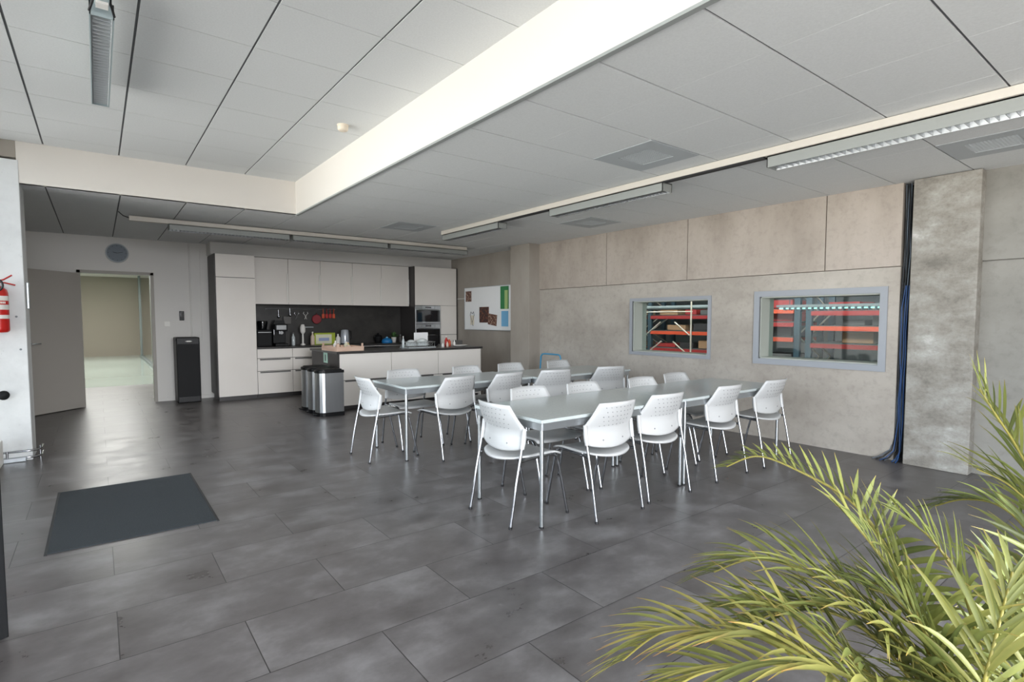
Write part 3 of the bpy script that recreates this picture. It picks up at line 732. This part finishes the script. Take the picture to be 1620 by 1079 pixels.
tag(B((3.13, 10.80, 1.225), (3.36, 10.855, 1.245), .003).build('magnet_bar', 'alu'), 'short silver knife bar on the splashback', 'bar')
def bottle(x, y, z, r, h, m, label, cat='bottle', capm='label_white', name='bottle'):
    o = thing(name, label, cat, (x, y, z))
    MB().lathe([(r*.9, 0), (r, .01), (r, h*.62), (r*.4, h*.8), (r*.35, h*.9)], (0,0,0), 16).build('body', m, o)
    MB().lathe([(r*.42, h*.9), (r*.42, h)], (0,0,0), 12).build('cap', capm, o)
bottle(2.925, 10.62, ZC, .032, .24, 'glassy', 'clear bottle between coffee machine and mixer', capm='handle_dark')
bottle(3.26, 10.55, ZC, .038, .25, 'bottle_cream', 'cream pump bottle left of the lime green box')
u = thing('hand_mixer', 'white hand mixer standing on its stem beside the cream bottle', 'mixer', (3.10, 10.62, ZC))
MB().lathe([(.045, 0), (.05, .012), (.02, .03), (.014, .22)], (0,0,0), 16).build('stem', 'ceramic', u)
MB().lathe([(.02, .21), (.048, .25), (.05, .33), (.03, .39), (.0, .395)], (0,0,0), 16).build('head', 'ceramic', u)
u = thing('food_box', 'lime green box with a pale printed front on the back counter', 'box', (3.50, 10.56, ZC))
B((-.20, 0, 0), (.20, .14, .225), .003).build('carton', 'box_lime', u); MB().box((-.175, -.002, .015), (.13, 0, .195)).build('front_label', 'box_cream', u)
MB().box((-.12, -.004, .07), (.08, -.002, .13)).build('printed_band', 'box_blue', u)
bottle(3.755, 10.56, ZC, .045, .20, 'ceramic', 'white canister left of the kettle', 'canister', 'ceramic', 'canister')
u = thing('electric_kettle', 'pale grey electric kettle on the back counter', 'kettle', (3.90, 10.58, ZC))
MB().lathe([(.085, 0), (.088, .02), (.082, .16), (.070, .27), (.05, .285), (.0, .29)], (0,0,0), 24).build('body', 'kettle', u)
MB().tube([(.065, 0, .26), (.125, 0, .25), (.13, 0, .12), (.08, 0, .05)], .012, 8).build('handle', 'black_plastic', u); MB().lathe([(.09, -.0), (.09, .014)], (0,0,.0), 20).build('base', 'black_plastic', u)
u = thing('cloth_bag', 'bright blue rounded bag on the back counter', 'bag', (4.76, 10.50, ZC))
MB().lathe([(.105, 0), (.115, .02), (.10, .065), (.06, .095), (.0, .105)], (0,0,0), 20).build('body', 'bright_blue', u); MB().lathe([(.03, .095), (.02, .125), (0, .128)], (0,0,0), 12).build('knot', 'paper_blue', u)
u = thing('mortar_bowl', 'dark bowl with a lid behind the blue bag', 'bowl', (4.66, 10.72, ZC))
MB().lathe([(.05, 0), (.08, .05), (.085, .12)], (0,0,0), 18).build('bowl', 'black_matt', u); MB().lathe([(.085, .121), (.06, .16), (.02, .17), (.02, .20), (0, .201)], (0,0,0), 18).build('lid', 'black_matt', u)
u = thing('potted_herb', 'small green herb in a white pot on the back counter', 'plant', (4.97, 10.62, ZC))
MB().lathe([(.04, 0), (.055, .11), (.05, .11)], (0,0,0), 16).build('pot', 'ceramic', u)
m = MB()
for q in range(26):
    a = random.uniform(0, 2*PI); e = random.uniform(.2, 1.3); r = random.uniform(.07, .15); p = Vector((math.cos(a)*math.cos(e)*r, math.sin(a)*math.cos(e)*r, .11+math.sin(e)*r)); s_ = Vector((-math.sin(a), math.cos(a), 0))*.016
    m.add([Vector((0,0,.10)), p*.6+Vector((0,0,.05))+s_, p, p*.6+Vector((0,0,.05))-s_], [(0,1,2,3)])
m.build('foliage', 'plant_green', u)
bottle(5.12, 10.62, ZC, .03, .16, 'handle_dark', 'small dark pepper mill near the oven tower', 'mill', 'steel', 'pepper_mill')

# ------------------------------------------------------------------ things on the island
u = thing('wooden_crate', 'open pinkish wooden fruit crate on the island corner', 'crate', (3.07, 8.43, ZC), .10)
cm = MB().box((-.22, -.27, 0), (.22, .27, .008))
for s in (-1, 1): cm.box((s*.22-.005, -.27, 0), (s*.22+.005, .27, .07)); cm.box((-.22, s*.27-.005, 0), (.22, s*.27+.005, .07))
cm.build('slats', 'crate_wood', u)
for i in (-1, 1):
    for j in (-1, 1): MB().prism([(i*.215-.0, j*.265), (i*.18, j*.265), (i*.215, j*.225)], .008, .115).build('corner_post', 'crate_wood', u)
for x, y, h, m_, lb, ct_ in ((-.08, .10, .14, 'ceramic', 'white jar at the back of the wooden crate', 'jar'), (.05, -.12, .10, 'bottle_cream', 'cream jar at the front of the wooden crate', 'jar'), (.10, .12, .12, 'box_cream', 'pale jar at the right of the wooden crate', 'jar'), (-.10, -.08, .12, 'carton', 'brown jar at the left of the wooden crate', 'jar')):
    bottle(3.07+x, 8.43+y, ZC+.009, .035, h, m_, lb, ct_, 'box_lime' if m_ == 'bottle_cream' else 'label_white', 'jar')
u = thing('dish_rack', 'wire dish rack with glass bowls on the island', 'dish rack', (4.42, 8.48, ZC))
m = MB()
for i in range(11): x = -.24+i*.048; m.tube([(x, -.16, .015), (x, -.16, .10), (x, 0, .03), (x, .16, .10), (x, .16, .015)], .003, 5)
for y, z in ((-.16, .10), (.16, .10), (-.16, .015), (.16, .015)): m.tube([(-.25, y, z), (.25, y, z)], .004, 6)
for s in (-1, 1): m.tube([(s*.25, -.16, .10), (s*.25, .16, .10)], .004, 6)
m.build('wire_frame', 'steel', u); B((-.26, -.18, 0), (.26, .18, .012), .004).build('drip_tray', 'glassy', u)
for x, r, lb in ((-.13, .10, 'upturned glass bowl at the left of the dish rack'), (.08, .12, 'larger upturned glass bowl in the middle of the dish rack')):
    tag(MB().lathe([(r, 0), (r*.92, r*.5), (r*.6, r*.85), (r*.25, r), (0, r*1.02)], (4.42+x, 8.48, ZC+.035), 24).build('glass_bowl', 'glassy'), lb, 'bowl')
bottle(4.16, 8.52, ZC, .022, .20, 'glassy', 'slim clear soap bottle left of the dish rack', capm='label_white')
u = thing('paper_stand', 'white sheet propped up behind the dish rack', 'sheet', (4.64, 8.78, ZC), 0)
B((-.14, 0, .10), (.14, .008, .25), .002).build('sheet', 'board_white', u); MB().tube([(-.1, .01, 0), (-.1, .01, .11)], .006, 6).tube([(.1, .01, 0), (.1, .01, .11)], .006, 6).build('leg', 'black_plastic', u)
u = thing('toaster', 'black toaster on the island right of the white sheet', 'toaster', (4.88, 8.85, ZC))
B((-.11, -.08, .01), (.11, .08, .20), .02).build('body', 'black_plastic', u); MB().box((-.08, -.02, .195), (.08, .02, .203)).build('slot', 'steel', u); MB().box((-.09,-.06,0),(.09,.06,.012)).build('foot','rubber',u)
bottle(5.00, 8.50, ZC, .032, .18, 'red_plastic', 'red bottle with white cap on the island', 'bottle')
bottle(5.09, 8.55, ZC, .030, .14, 'orange_plastic', 'orange bottle right of the red bottle', 'bottle')
bottle(5.15, 8.47, ZC, .022, .11, 'ceramic', 'small white shaker beside the plate', 'shaker')
bottle(4.86, 8.38, ZC, .026, .07, 'ceramic', 'small white cup at the right end of the dish rack', 'cup', 'ceramic', 'cup')
bottle(4.94, 8.36, ZC, .022, .09, 'bottle_cream', 'small cream shaker in front of the red bottle', 'shaker')
tag(MB().lathe([(.09, 0), (.12, .012), (.155, .022), (.15, .026), (.10, .014)], (5.22, 8.42, ZC), 28).build('plate', 'ceramic'), 'white plate at the right end of the island', 'plate')
tag(B((5.28, 8.62, ZC), (5.42, 8.74, ZC+.10), .01).build('tin_box', 'handle_dark'), 'dark tin box at the far right of the island', 'tin')
tag(B((3.55, 8.92, ZC), (4.02, 9.26, ZC+.006), .002).build('induction_hob', 'black_glass'), 'black glass hob set on the island worktop', 'hob')

# ------------------------------------------------------------------ whiteboard with photos
XB = 6.30
u = thing('whiteboard', 'white magnetic board on the concrete wall right of the kitchen', 'whiteboard', (XB, 9.07, 1.61))
B((-.018, -.82, -.435), (0, .82, .435), .003).build('panel', 'board_white', u)
f = MB()
for z in (-.445, .435): f.box((-.024, -.83, z), (0, .83, z+.010))
for y in (-.83, .82): f.box((-.024, y, -.44), (0, y+.010, .44))
f.build('frame', 'alu', u)
f = MB()
hp = [(.0, -.11), (-.075, .02), (-.05, .08), (0, .045), (.05, .08), (.075, .02), (0, -.11), (.03, -.17)]
f.tube([(-.0195, .53-a, -.16+b*1.2) for a, b in hp], .006, 5); f.build('drawn_heart', 'ink', u)
xb = XB-.0185
def sheet(y, z, w_, h_, m, label, cat='picture', dx=.0, rot=0):
    o = MB().box((-.003, -w_/2, -h_/2), (0, w_/2, h_/2)).build('pinned_picture', m); o.location = (xb-dx, y, z); o.rotation_euler = (rot, 0, 0)
    return tag(o, label, cat)
sheet(9.74, 1.87, .22, .22, 'photo_brown', 'square brown photo at the top left of the whiteboard')
sheet(9.16, 1.48, .34, .32, 'photo_dark', 'large dark photo in the middle of the whiteboard')
sheet(8.86, 1.38, .30, .22, 'photo_brown', 'tilted brown photo right of the large dark photo', dx=.004, rot=.12)
sheet(8.46, 1.81, .27, .44, 'paper_green', 'green sheet at the top right of the whiteboard')
sheet(8.40, 1.77, .10, .36, 'paper_lime', 'narrow lime sheet overlapping the green sheet', dx=.004)
sheet(8.45, 1.40, .22, .30, 'paper_blue', 'light blue sheet at the lower right of the whiteboard')
sheet(9.60, 1.37, .14, .20, 'paper_cream', 'pale sheet left of the drawn heart on the whiteboard')
tag(MB().tube([(6.285, 10.19, 1.83), (6.285, 9.90, 1.83)], .008, 8).build('wall_conduit', 'wall_white'), 'short conduit between oven tower and whiteboard', 'conduit')

# ------------------------------------------------------------------ blue trolley by the far column
u = thing('platform_trolley', 'trolley with blue tubular handle behind the back row, by the column', 'trolley', (5.93, 6.72, 0))
MB().tube([(0, .26, .15), (0, .26, .50), (0, .235, .77), (0, .20, .805), (0, .14, .815), (0, -.20, .815), (0, -.235, .80), (0, -.25, .765), (0, -.25, .15)], .013, 10).build('handle', 'trolley_blue', u)
B((-.70, -.27, .13), (.03, .29, .16), .006).build('deck', 'cabinet_dark', u)
for i in (-.6, -.05):
    for j in (-.2, .22): MB().lathe([(.05, -.015), (.055, 0), (.05, .015)], (i, j, .056), 16, 'y').tube([(i, j, .056), (i, j, .132)], .012, 6).build('caster', 'rubber', u)

# ------------------------------------------------------------------ cables in the wall slot
random.seed(3)
def cable(dy, dx, r, m, sp, label):
    pts = []; z = 1.72 if m == 'cable_blue' else 2.69; y0 = 1.865+dy
    while z > .2:
        pts.append((6.225+dx+random.uniform(-.006, .006), y0+random.uniform(-.007, .007)+ (.012 if z < 1.7 else 0), z)); z -= .22
    pts += [(6.21+dx, y0+sp*.3, .10), (6.19+dx-.02, y0+sp*.7, .03), (6.14+dx-.03, y0+sp, r+.001)]
    tag(MB().tube(pts, r, 8).build('wall_cable', m), label, 'cable', m.split('_')[1] + ' cables in the slot beside the right column')
CL = {'cable_black': 'black cable in the bundle running down beside the right concrete column', 'cable_grey': 'grey cable in the bundle running down beside the right concrete column', 'cable_blue': 'blue cable in the lower part of the bundle beside the right concrete column'}
for k, (dy, dx, r, m_, sp) in enumerate(((-.036, .05, .006, 'cable_black', .02), (-.024, .03, .007, 'cable_black', .06), (-.010, .01, .006, 'cable_grey', .03), (.004, .0, .007, 'cable_black', .10), (.016, .01, .006, 'cable_grey', .08),
     (.026, .0, .006, 'cable_black', .14), (-.018, -.0, .006, 'cable_blue', .05), (.034, .01, .005, 'cable_grey', .17), (.010, -.015, .005, 'cable_blue', .12), (-.004, -.015, .006, 'cable_blue', .0))):
    cable(dy, dx, r, m_, sp, CL[m_])

# ------------------------------------------------------------------ fire extinguisher on the left column
u = thing('fire_extinguisher', 'red fire extinguisher hanging on the white column at the left edge', 'fire extinguisher', (-.742, 7.036, 1.27))
MB().lathe([(.060, 0), (.076, .015), (.078, .03), (.078, .37), (.068, .405), (.040, .428), (.024, .435), (.024, .45)], (0,0,0), 28).build('cylinder', 'red_paint', u)
MB().lathe([(.0785, .215), (.0785, .262)], (0,0,0), 28).lathe([(.0785, .13), (.0785, .165)], (0,0,0), 28).lathe([(.0785, .30), (.0785, .345)], (0,0,0), 28).build('label', 'label_white', u)
m = MB()
for i in range(5): m.box((.01+i*.011, -.0815, .272), (.016+i*.011, -.0785+.004, .290))
m.build('label_print', 'label_white', u)
MB().lathe([(.022, .45), (.022, .49), (.012, .50)], (0,0,0), 16).build('valve', 'chrome', u)
MB().tube([(0, 0, .485), (.05, -.01, .50), (.11, -.01, .545)], .007, 8).tube([(0, 0, .475), (.06, 0, .470), (.13, 0, .45)], .007, 8).build('lever', 'red_plastic', u)
ring = [(.0+.05*math.sin(q*2*PI/20)*1.0, -.075, .455+.058*math.cos(q*2*PI/20)) for q in range(14)]
MB().tube([(0,-.02,.47)]+[(.045*math.sin(q*PI/10)+.002, -.05-.002*q, .445+.055*math.cos(q*PI/10)) for q in range(11)]+[(-.03,-.082,.36)], .009, 8).build('hose', 'hose_black', u)
MB().box((-.03, .075, .30), (.03, .092, .44)).build('bracket', 'rubber', u)

# ------------------------------------------------------------------ floor mat
u = thing('floor_mat', 'dark grey rectangular entrance mat on the floor', 'mat', (0,0,0))
B((-.285, 4.175, .0005), (.610, 5.605, .007), .002).build('pile', 'mat_fibre', u)
for x_ in (-.300, .610): MB().box((x_, 4.160, .0003), (x_+.015, 5.620, .005)).build('edging', 'mat_edge', u)

# ------------------------------------------------------------------ ceiling things
def vent(i, j, label):
    x0 = -.365+i*.6045+.006; y0 = 1.387+j*.6005+.006; x1 = x0+.592; y1 = y0+.588
    u = thing('ceiling_vent', label, 'vent', (x0, y0, ZL-.004), 0, 'square ceiling vents')
    f = MB(); a = .14
    f.box((0, 0, 0), (x1-x0, a, .02)).box((0, y1-y0-a, 0), (x1-x0, y1-y0, .02)).box((0, a, 0), (a, y1-y0-a, .02)).box((x1-x0-a, a, 0), (x1-x0, y1-y0-a, .02)); f.build('frame', 'vent_metal', u)
    g_ = MB(); W_ = x1-x0-2*a; n_ = 14
    for q in range(n_): g_.box((a+q*W_/n_, a, .003), (a+(q+.5)*W_/n_, y1-y0-a, .008)); g_.box((a, a+q*(y1-y0-2*a)/n_, .004), (x1-x0-a, a+(q+.5)*(y1-y0-2*a)/n_, .009))
    g_.build('grille', 'vent_metal', u); B((a, a, .016), (x1-x0-a, y1-y0-a, .022)).build('backing', 'vent_dark', u)
for (i, j), lb in zip(vents, ('square perforated vent in the low ceiling left of the middle lamp', 'square vent in the low ceiling toward the kitchen', 'square vent in the low ceiling near the concrete wall', 'square slotted vent in the low ceiling at the right edge')): vent(i, j, lb)
u = thing('smoke_detector', 'round cream smoke detector on the high ceiling', 'smoke detector', (1.785, 4.80, ZH))
MB().lathe([(.05, 0), (.05, -.012)], (0,0,0), 24).build('base', 'detector', u); MB().lathe([(.046, -.012), (.046, -.04), (.036, -.052), (0, -.053)], (0,0,0), 24).build('head', 'detector', u)

def louvre_lamp(name, label, L_, W_, H_, loc, rz, bodym, group, lit=.0, cat='lamp'):
    """linear louvre luminaire along local +y from the origin, hanging below z=0"""
    u = thing(name, label, cat, loc, rz, group)
    b = MB().box((-W_/2, 0, -H_), (-W_/2+.006, L_, 0)).box((W_/2-.006, 0, -H_), (W_/2, L_, 0)).box((-W_/2, 0, -.008), (W_/2, L_, 0)).box((-W_/2, 0, -H_), (W_/2, .006, 0)).box((-W_/2, L_-.006, -H_), (W_/2, L_, 0))
    b.build('housing', bodym, u)
    l = MB(); n_ = int(L_/.045)
    for q in range(1, n_): y = q*L_/n_; l.box((-W_/2+.012, y-.0015, -H_+.002), (W_/2-.012, y+.0015, -H_+.035))
    for s in (-1, 1): l.add([(s*(W_/2-.008), .008, -H_+.001), (s*(W_/2-.008), L_-.008, -H_+.001), (s*(W_/2-.03), L_-.008, -.02), (s*(W_/2-.03), .008, -.02)], [(0,1,2,3)])
    l.build('louvre', 'vent_metal' if bodym == 'luminaire_teal' else 'steel', u)
    MB().tube([(0, .04, -.035), (0, L_-.04, -.035)], .009, 8).build('tube', 'tube_glow' if lit else 'ceramic', u)
    return u
# trunking along the right side with three luminaires
ZT_ = 2.672
tag(B((4.11, -1.5, 2.645), (4.175, 7.12, 2.70), .002).build('light_trunking', 'trunking'), 'long cream light trunking under the low ceiling, running toward the kitchen', 'trunking')
tag(B((4.116, 2.20, 2.632), (4.17, 3.14, 2.6449)).build('light_track', 'rubber'), 'black track piece between the nearest and the middle louvre lamp', 'track')
tag(B((4.116, 4.72, 2.632), (4.17, 5.69, 2.6449)).build('light_track', 'rubber'), 'black track piece between the middle and the far louvre lamp', 'track')
louvre_lamp('louvre_lamp', 'nearest louvre lamp on the long trunking, at the right edge', 1.56, .14, .085, (4.20, .62, 2.644), 0, 'luminaire', 'louvre lamps on the long trunking', 1)
louvre_lamp('louvre_lamp', 'middle louvre lamp on the long trunking', 1.56, .14, .080, (4.20, 3.15, 2.644), 0, 'luminaire', 'louvre lamps on the long trunking')
louvre_lamp('louvre_lamp', 'far louvre lamp at the kitchen end of the long trunking', 1.42, .14, .080, (4.20, 5.70, 2.644), 0, 'luminaire', 'louvre lamps on the long trunking')
# trunking in front of the kitchen, along x
tag(B((.36, 8.36, 2.632), (5.36, 8.42, 2.69), .002).build('light_trunking', 'trunking'), 'light trunking across the room in front of the kitchen', 'trunking')
for x0, lb in ((.78, 'left louvre lamp in front of the kitchen'), (2.32, 'middle louvre lamp in front of the kitchen'), (3.86, 'right louvre lamp in front of the kitchen')):
    louvre_lamp('louvre_lamp', lb, 1.50, .16, .075, (x0, 8.42, 2.631), -PI/2, 'luminaire', 'louvre lamps before the kitchen')
    area('kitchen_fill_light', (x0+.75, 8.42, 2.55), (0, 0, 0), 1.4, .12, 2.5, (1, .95, .88))  # fill light added below these unlit lamps to brighten the kitchen
tag(MB().tube([(.36, 8.39, 2.665), (.30, 8.36, 2.68), (.25, 8.2, 2.698)], .006, 6).build('lamp_cable', 'cable_black'), 'black cable leading to the lamp row before the kitchen', 'cable')
# hanging lamp at the upper left
u = louvre_lamp('hanging_louvre_lamp', 'grey louvre lamp hanging from the high ceiling at the upper left', 1.46, .104, .075, (.073, 3.56, 3.02), 0, 'luminaire_teal', None)
for y in (.12, 1.34): MB().tube([(0, y, 0), (0, y, ZH-3.02)], .006, 6).build('hanger', 'alu', u)
u = thing('light_rail', 'grey light rail with black end clamp at the top left', 'rail', (.073, 1.0, 3.02))
B((-.03, 0, -.05), (.03, 2.50, 0), .002).build('rail', 'luminaire_teal', u)
MB().box((-.026, 2.44, -.062), (.026, 2.50, -.05)).build('end_socket', 'ceramic', u)
for s in (-1, 1): MB().tube([(s*.034, 2.36, -.02), (s*.034, 2.46, -.04), (s*.052, 2.555, -.06)], .006, 6).build('clamp', 'rubber', u)
for y in (.2, 2.2): MB().tube([(0, y, 0), (0, y, ZH-3.02)], .006, 6).build('hanger', 'alu', u)

# ------------------------------------------------------------------ palm
FR = [
([[1.826,0.402,0.097],[1.72,0.455,0.597],[1.654,0.521,0.796],[1.638,0.603,0.897],[1.598,0.713,0.957],[1.566,0.828,0.987],[1.553,0.923,0.937]],0.15,0.25),
([[2.11,0.197,0.272],[2.041,0.22,0.732],[1.925,0.26,0.934],[1.878,0.306,1.065],[1.835,0.345,1.154],[1.831,0.378,1.217]],0.26,0.3),
([[2.221,0.233,0.197],[2.239,0.269,0.54],[2.275,0.331,0.724],[2.292,0.411,0.797],[2.329,0.508,0.784],[2.373,0.596,0.728]],0.18,0.0),
([[2.067,0.17,0.31],[1.982,0.2,0.706],[1.929,0.252,0.869],[1.888,0.316,0.961],[1.855,0.381,0.999]],0.24,0.3),
([[1.691,0.32,0.149],[1.58,0.37,0.559],[1.526,0.424,0.725],[1.498,0.491,0.834],[1.506,0.552,0.889]],0.32,0.45),
([[1.642,0.359,0.181],[1.509,0.426,0.574],[1.439,0.515,0.715],[1.399,0.625,0.764],[1.37,0.735,0.757],[1.35,0.833,0.691]],0.24,0.35),
([[1.369,0.386,0.288],[1.237,0.448,0.616],[1.163,0.548,0.694],[1.108,0.665,0.687],[1.054,0.78,0.65],[1.018,0.875,0.544]],0.24,0.9),
([[1.473,0.367,0.242],[1.347,0.426,0.595],[1.271,0.516,0.696],[1.235,0.621,0.721],[1.221,0.717,0.68]],0.22,0.4),
([[1.439,0.27,0.294],[1.398,0.262,0.624],[1.426,0.25,0.752],[1.47,0.246,0.819],[1.511,0.244,0.868]],0.25,0.55),
([[1.568,0.231,0.246],[1.556,0.203,0.602],[1.587,0.189,0.736],[1.617,0.173,0.83]],0.24,0.5),
([[1.727,0.351,0.103],[1.652,0.385,0.472],[1.607,0.431,0.631],[1.57,0.491,0.716],[1.537,0.566,0.721]],0.24,0.1),
([[1.335,0.29,0.342],[1.206,0.348,0.647],[1.122,0.429,0.712],[1.052,0.532,0.701],[0.993,0.637,0.649],[0.945,0.73,0.554]],0.22,0.7),
([[1.587,0.276,0.198],[1.49,0.314,0.568],[1.439,0.362,0.693],[1.433,0.422,0.756],[1.426,0.478,0.765]],0.26,0.2),
([[1.831,0.272,0.103],[1.843,0.265,0.475],[1.863,0.287,0.657],[1.893,0.333,0.732],[1.904,0.389,0.744]],0.2,0.1),
([[1.60,0.33,0.20],[1.50,0.40,0.54],[1.42,0.47,0.66],[1.36,0.55,0.70],[1.31,0.64,0.67],[1.28,0.72,0.60]],0.24,0.3),
([[1.55,0.30,0.30],[1.44,0.35,0.60],[1.38,0.42,0.70],[1.33,0.50,0.74],[1.30,0.58,0.72]],0.25,0.5),
([[1.75,0.30,0.20],[1.70,0.32,0.56],[1.67,0.36,0.74],[1.66,0.42,0.84],[1.67,0.49,0.88]],0.22,0.2),
]
PC = Vector((1.72, .27, 0))
palm = thing('potted_palm', 'large yellow-green palm in a pot at the lower right', 'plant', PC)
MB().lathe([(.14, 0), (.17, .02), (.20, .28), (.21, .30), (.19, .30), (.18, .26)], (0,0,0), 32).build('pot', 'pot', palm)
MB().lathe([(.178, .245), (.178, .262), (.0, .268)], (0,0,0), 24).build('soil', 'soil', palm)
def catmull(P, n):
    P = [Vector(p) for p in P]; out = []; k = len(P)-1
    for s in range(n+1):
        t = s/n*k; i = min(int(t), k-1); f = t-i
        p0 = P[max(i-1, 0)]; p1 = P[i]; p2 = P[i+1]; p3 = P[min(i+2, k)]
        out.append(.5*((2*p1)+(-p0+p2)*f+(2*p0-5*p1+4*p2-p3)*f*f+(-p0+3*p1-3*p2+p3)*f**3))
    return out
def mixc(a, b, t): return tuple(a[i]*(1-t)+b[i]*t for i in range(3))
GREEN, LIME, YEL, DARK, TIP = sl((86,100,54)), sl((130,140,78)), sl((168,156,86)), sl((62,74,44)), sl((190,128,72))
def frond(pts, LL, yel, seed):
    rnd = random.Random(seed)
    pts = [Vector(p)-PC for p in pts]
    root = Vector((rnd.uniform(-.05, .05), rnd.uniform(-.05, .05), .26))
    P0 = [root, (root+pts[1])/2*1.0 + Vector((0, 0, .03))] + pts[1:]
    C = catmull(P0, 60); cum = [0]
    for a, b in zip(C, C[1:]): cum.append(cum[-1]+(b-a).length)
    T = cum[-1]
    def at(s):
        s = max(0, min(T*.9999, s)); i = 0
        while cum[i+1] < s: i += 1
        f = (s-cum[i])/(cum[i+1]-cum[i]); return C[i].lerp(C[i+1], f), (C[i+1]-C[i]).normalized()
    vs = []; fs = []; cols = []
    def ring(i): return
    r = MB().tube(C, [.0062*(1-.75*c/T)+.0008 for c in cum], 7)
    vs += r.v; fs += r.f; cols += [mixc(sl((170,150,70)), LIME, .4)]*len(r.v)
    start = T*.30 if T > .75 else T*.22
    n = int((T-start)/(.026 if LL < .16 else .0215))
    refup = Vector((0, 0, 1))
    for k in range(n+1):
        s = start + (T-start)*k/n; p, t = at(s); q = k/n
        side = t.cross(refup)
        if side.length < .2: side = t.cross(Vector((.6, .8, 0)))
        side.normalize(); nrm = side.cross(t).normalized()
        prof = (.62+.38*math.sin(PI*min(1, q*1.15+.1)))*(1 if q < .75 else 1-.42*(q-.75)/.25)
        for sg in (-1, 1):
            L_ = 1.30*LL*prof*rnd.uniform(.8, 1.12); ang = math.radians(50-32*q+rnd.uniform(-9, 9))
            d = (t*math.cos(ang)+side*sg*math.sin(ang)+nrm*rnd.uniform(.18, .42)).normalized()
            W_ = (.0058+.0028*rnd.random())*(.45+.55*L_/(1.3*LL))*(1.25 if LL < .2 else 1); droop = rnd.uniform(.25, .55)*(1.1 if L_ > .2 else .7)
            if LL < .16:    # the young frond carries short broad leaflets that stand off the midrib
                L_ = LL*prof*rnd.uniform(.9, 1.1); ang = math.radians(78-40*q+rnd.uniform(-6, 6)); W_ = .0088*(1-.35*q); droop *= .5
                d = (t*math.cos(ang)+side*sg*math.sin(ang)*.75+nrm*(.75-.4*q)).normalized()
            wdir = d.cross(nrm).normalized(); o = len(vs); ns = 7
            base = mixc(mixc(GREEN, LIME, rnd.random()), YEL, min(1, yel*rnd.uniform(.2, 1.15)))
            if rnd.random() < .16-.1*yel: base = mixc(base, DARK, .7)
            for m_ in range(ns+1):
                f = m_/ns; c = p + d*L_*f + Vector((0, 0, -1))*droop*L_*f*f*.75
                wd = W_*(math.sin(PI*min(1, f*.86+.12))**.7)*(1-f**6) if f < 1 else .0004
                fold = nrm*wd*.45
                vs += [c-wdir*wd+fold, c, c+wdir*wd+fold]
                cc = mixc(base, TIP, max(0, (f-.82)/.18)*(.15+.85*yel)*(.4+.6*rnd.random() if m_ < ns else 1)); cols += [cc, mixc(cc, LIME, .3), cc]
            for m_ in range(ns):
                a = o+m_*3; fs += [(a, a+1, a+4, a+3), (a+1, a+2, a+5, a+4)]
    me = bpy.data.meshes.new('frond'); me.from_pydata([tuple(v) for v in vs], [], fs); me.materials.append(M['leaf'])
    me.polygons.foreach_set('use_smooth', [True]*len(me.polygons))
    at_ = me.color_attributes.new('leafcol', 'FLOAT_COLOR', 'POINT')
    at_.data.foreach_set('color', [x for c in cols for x in (*c, 1)])
    me.update(); o = bpy.data.objects.new('frond', me); col.objects.link(o); o.parent = palm
for i, (p, l, y) in enumerate(FR): frond(p, l, y, 11+i)
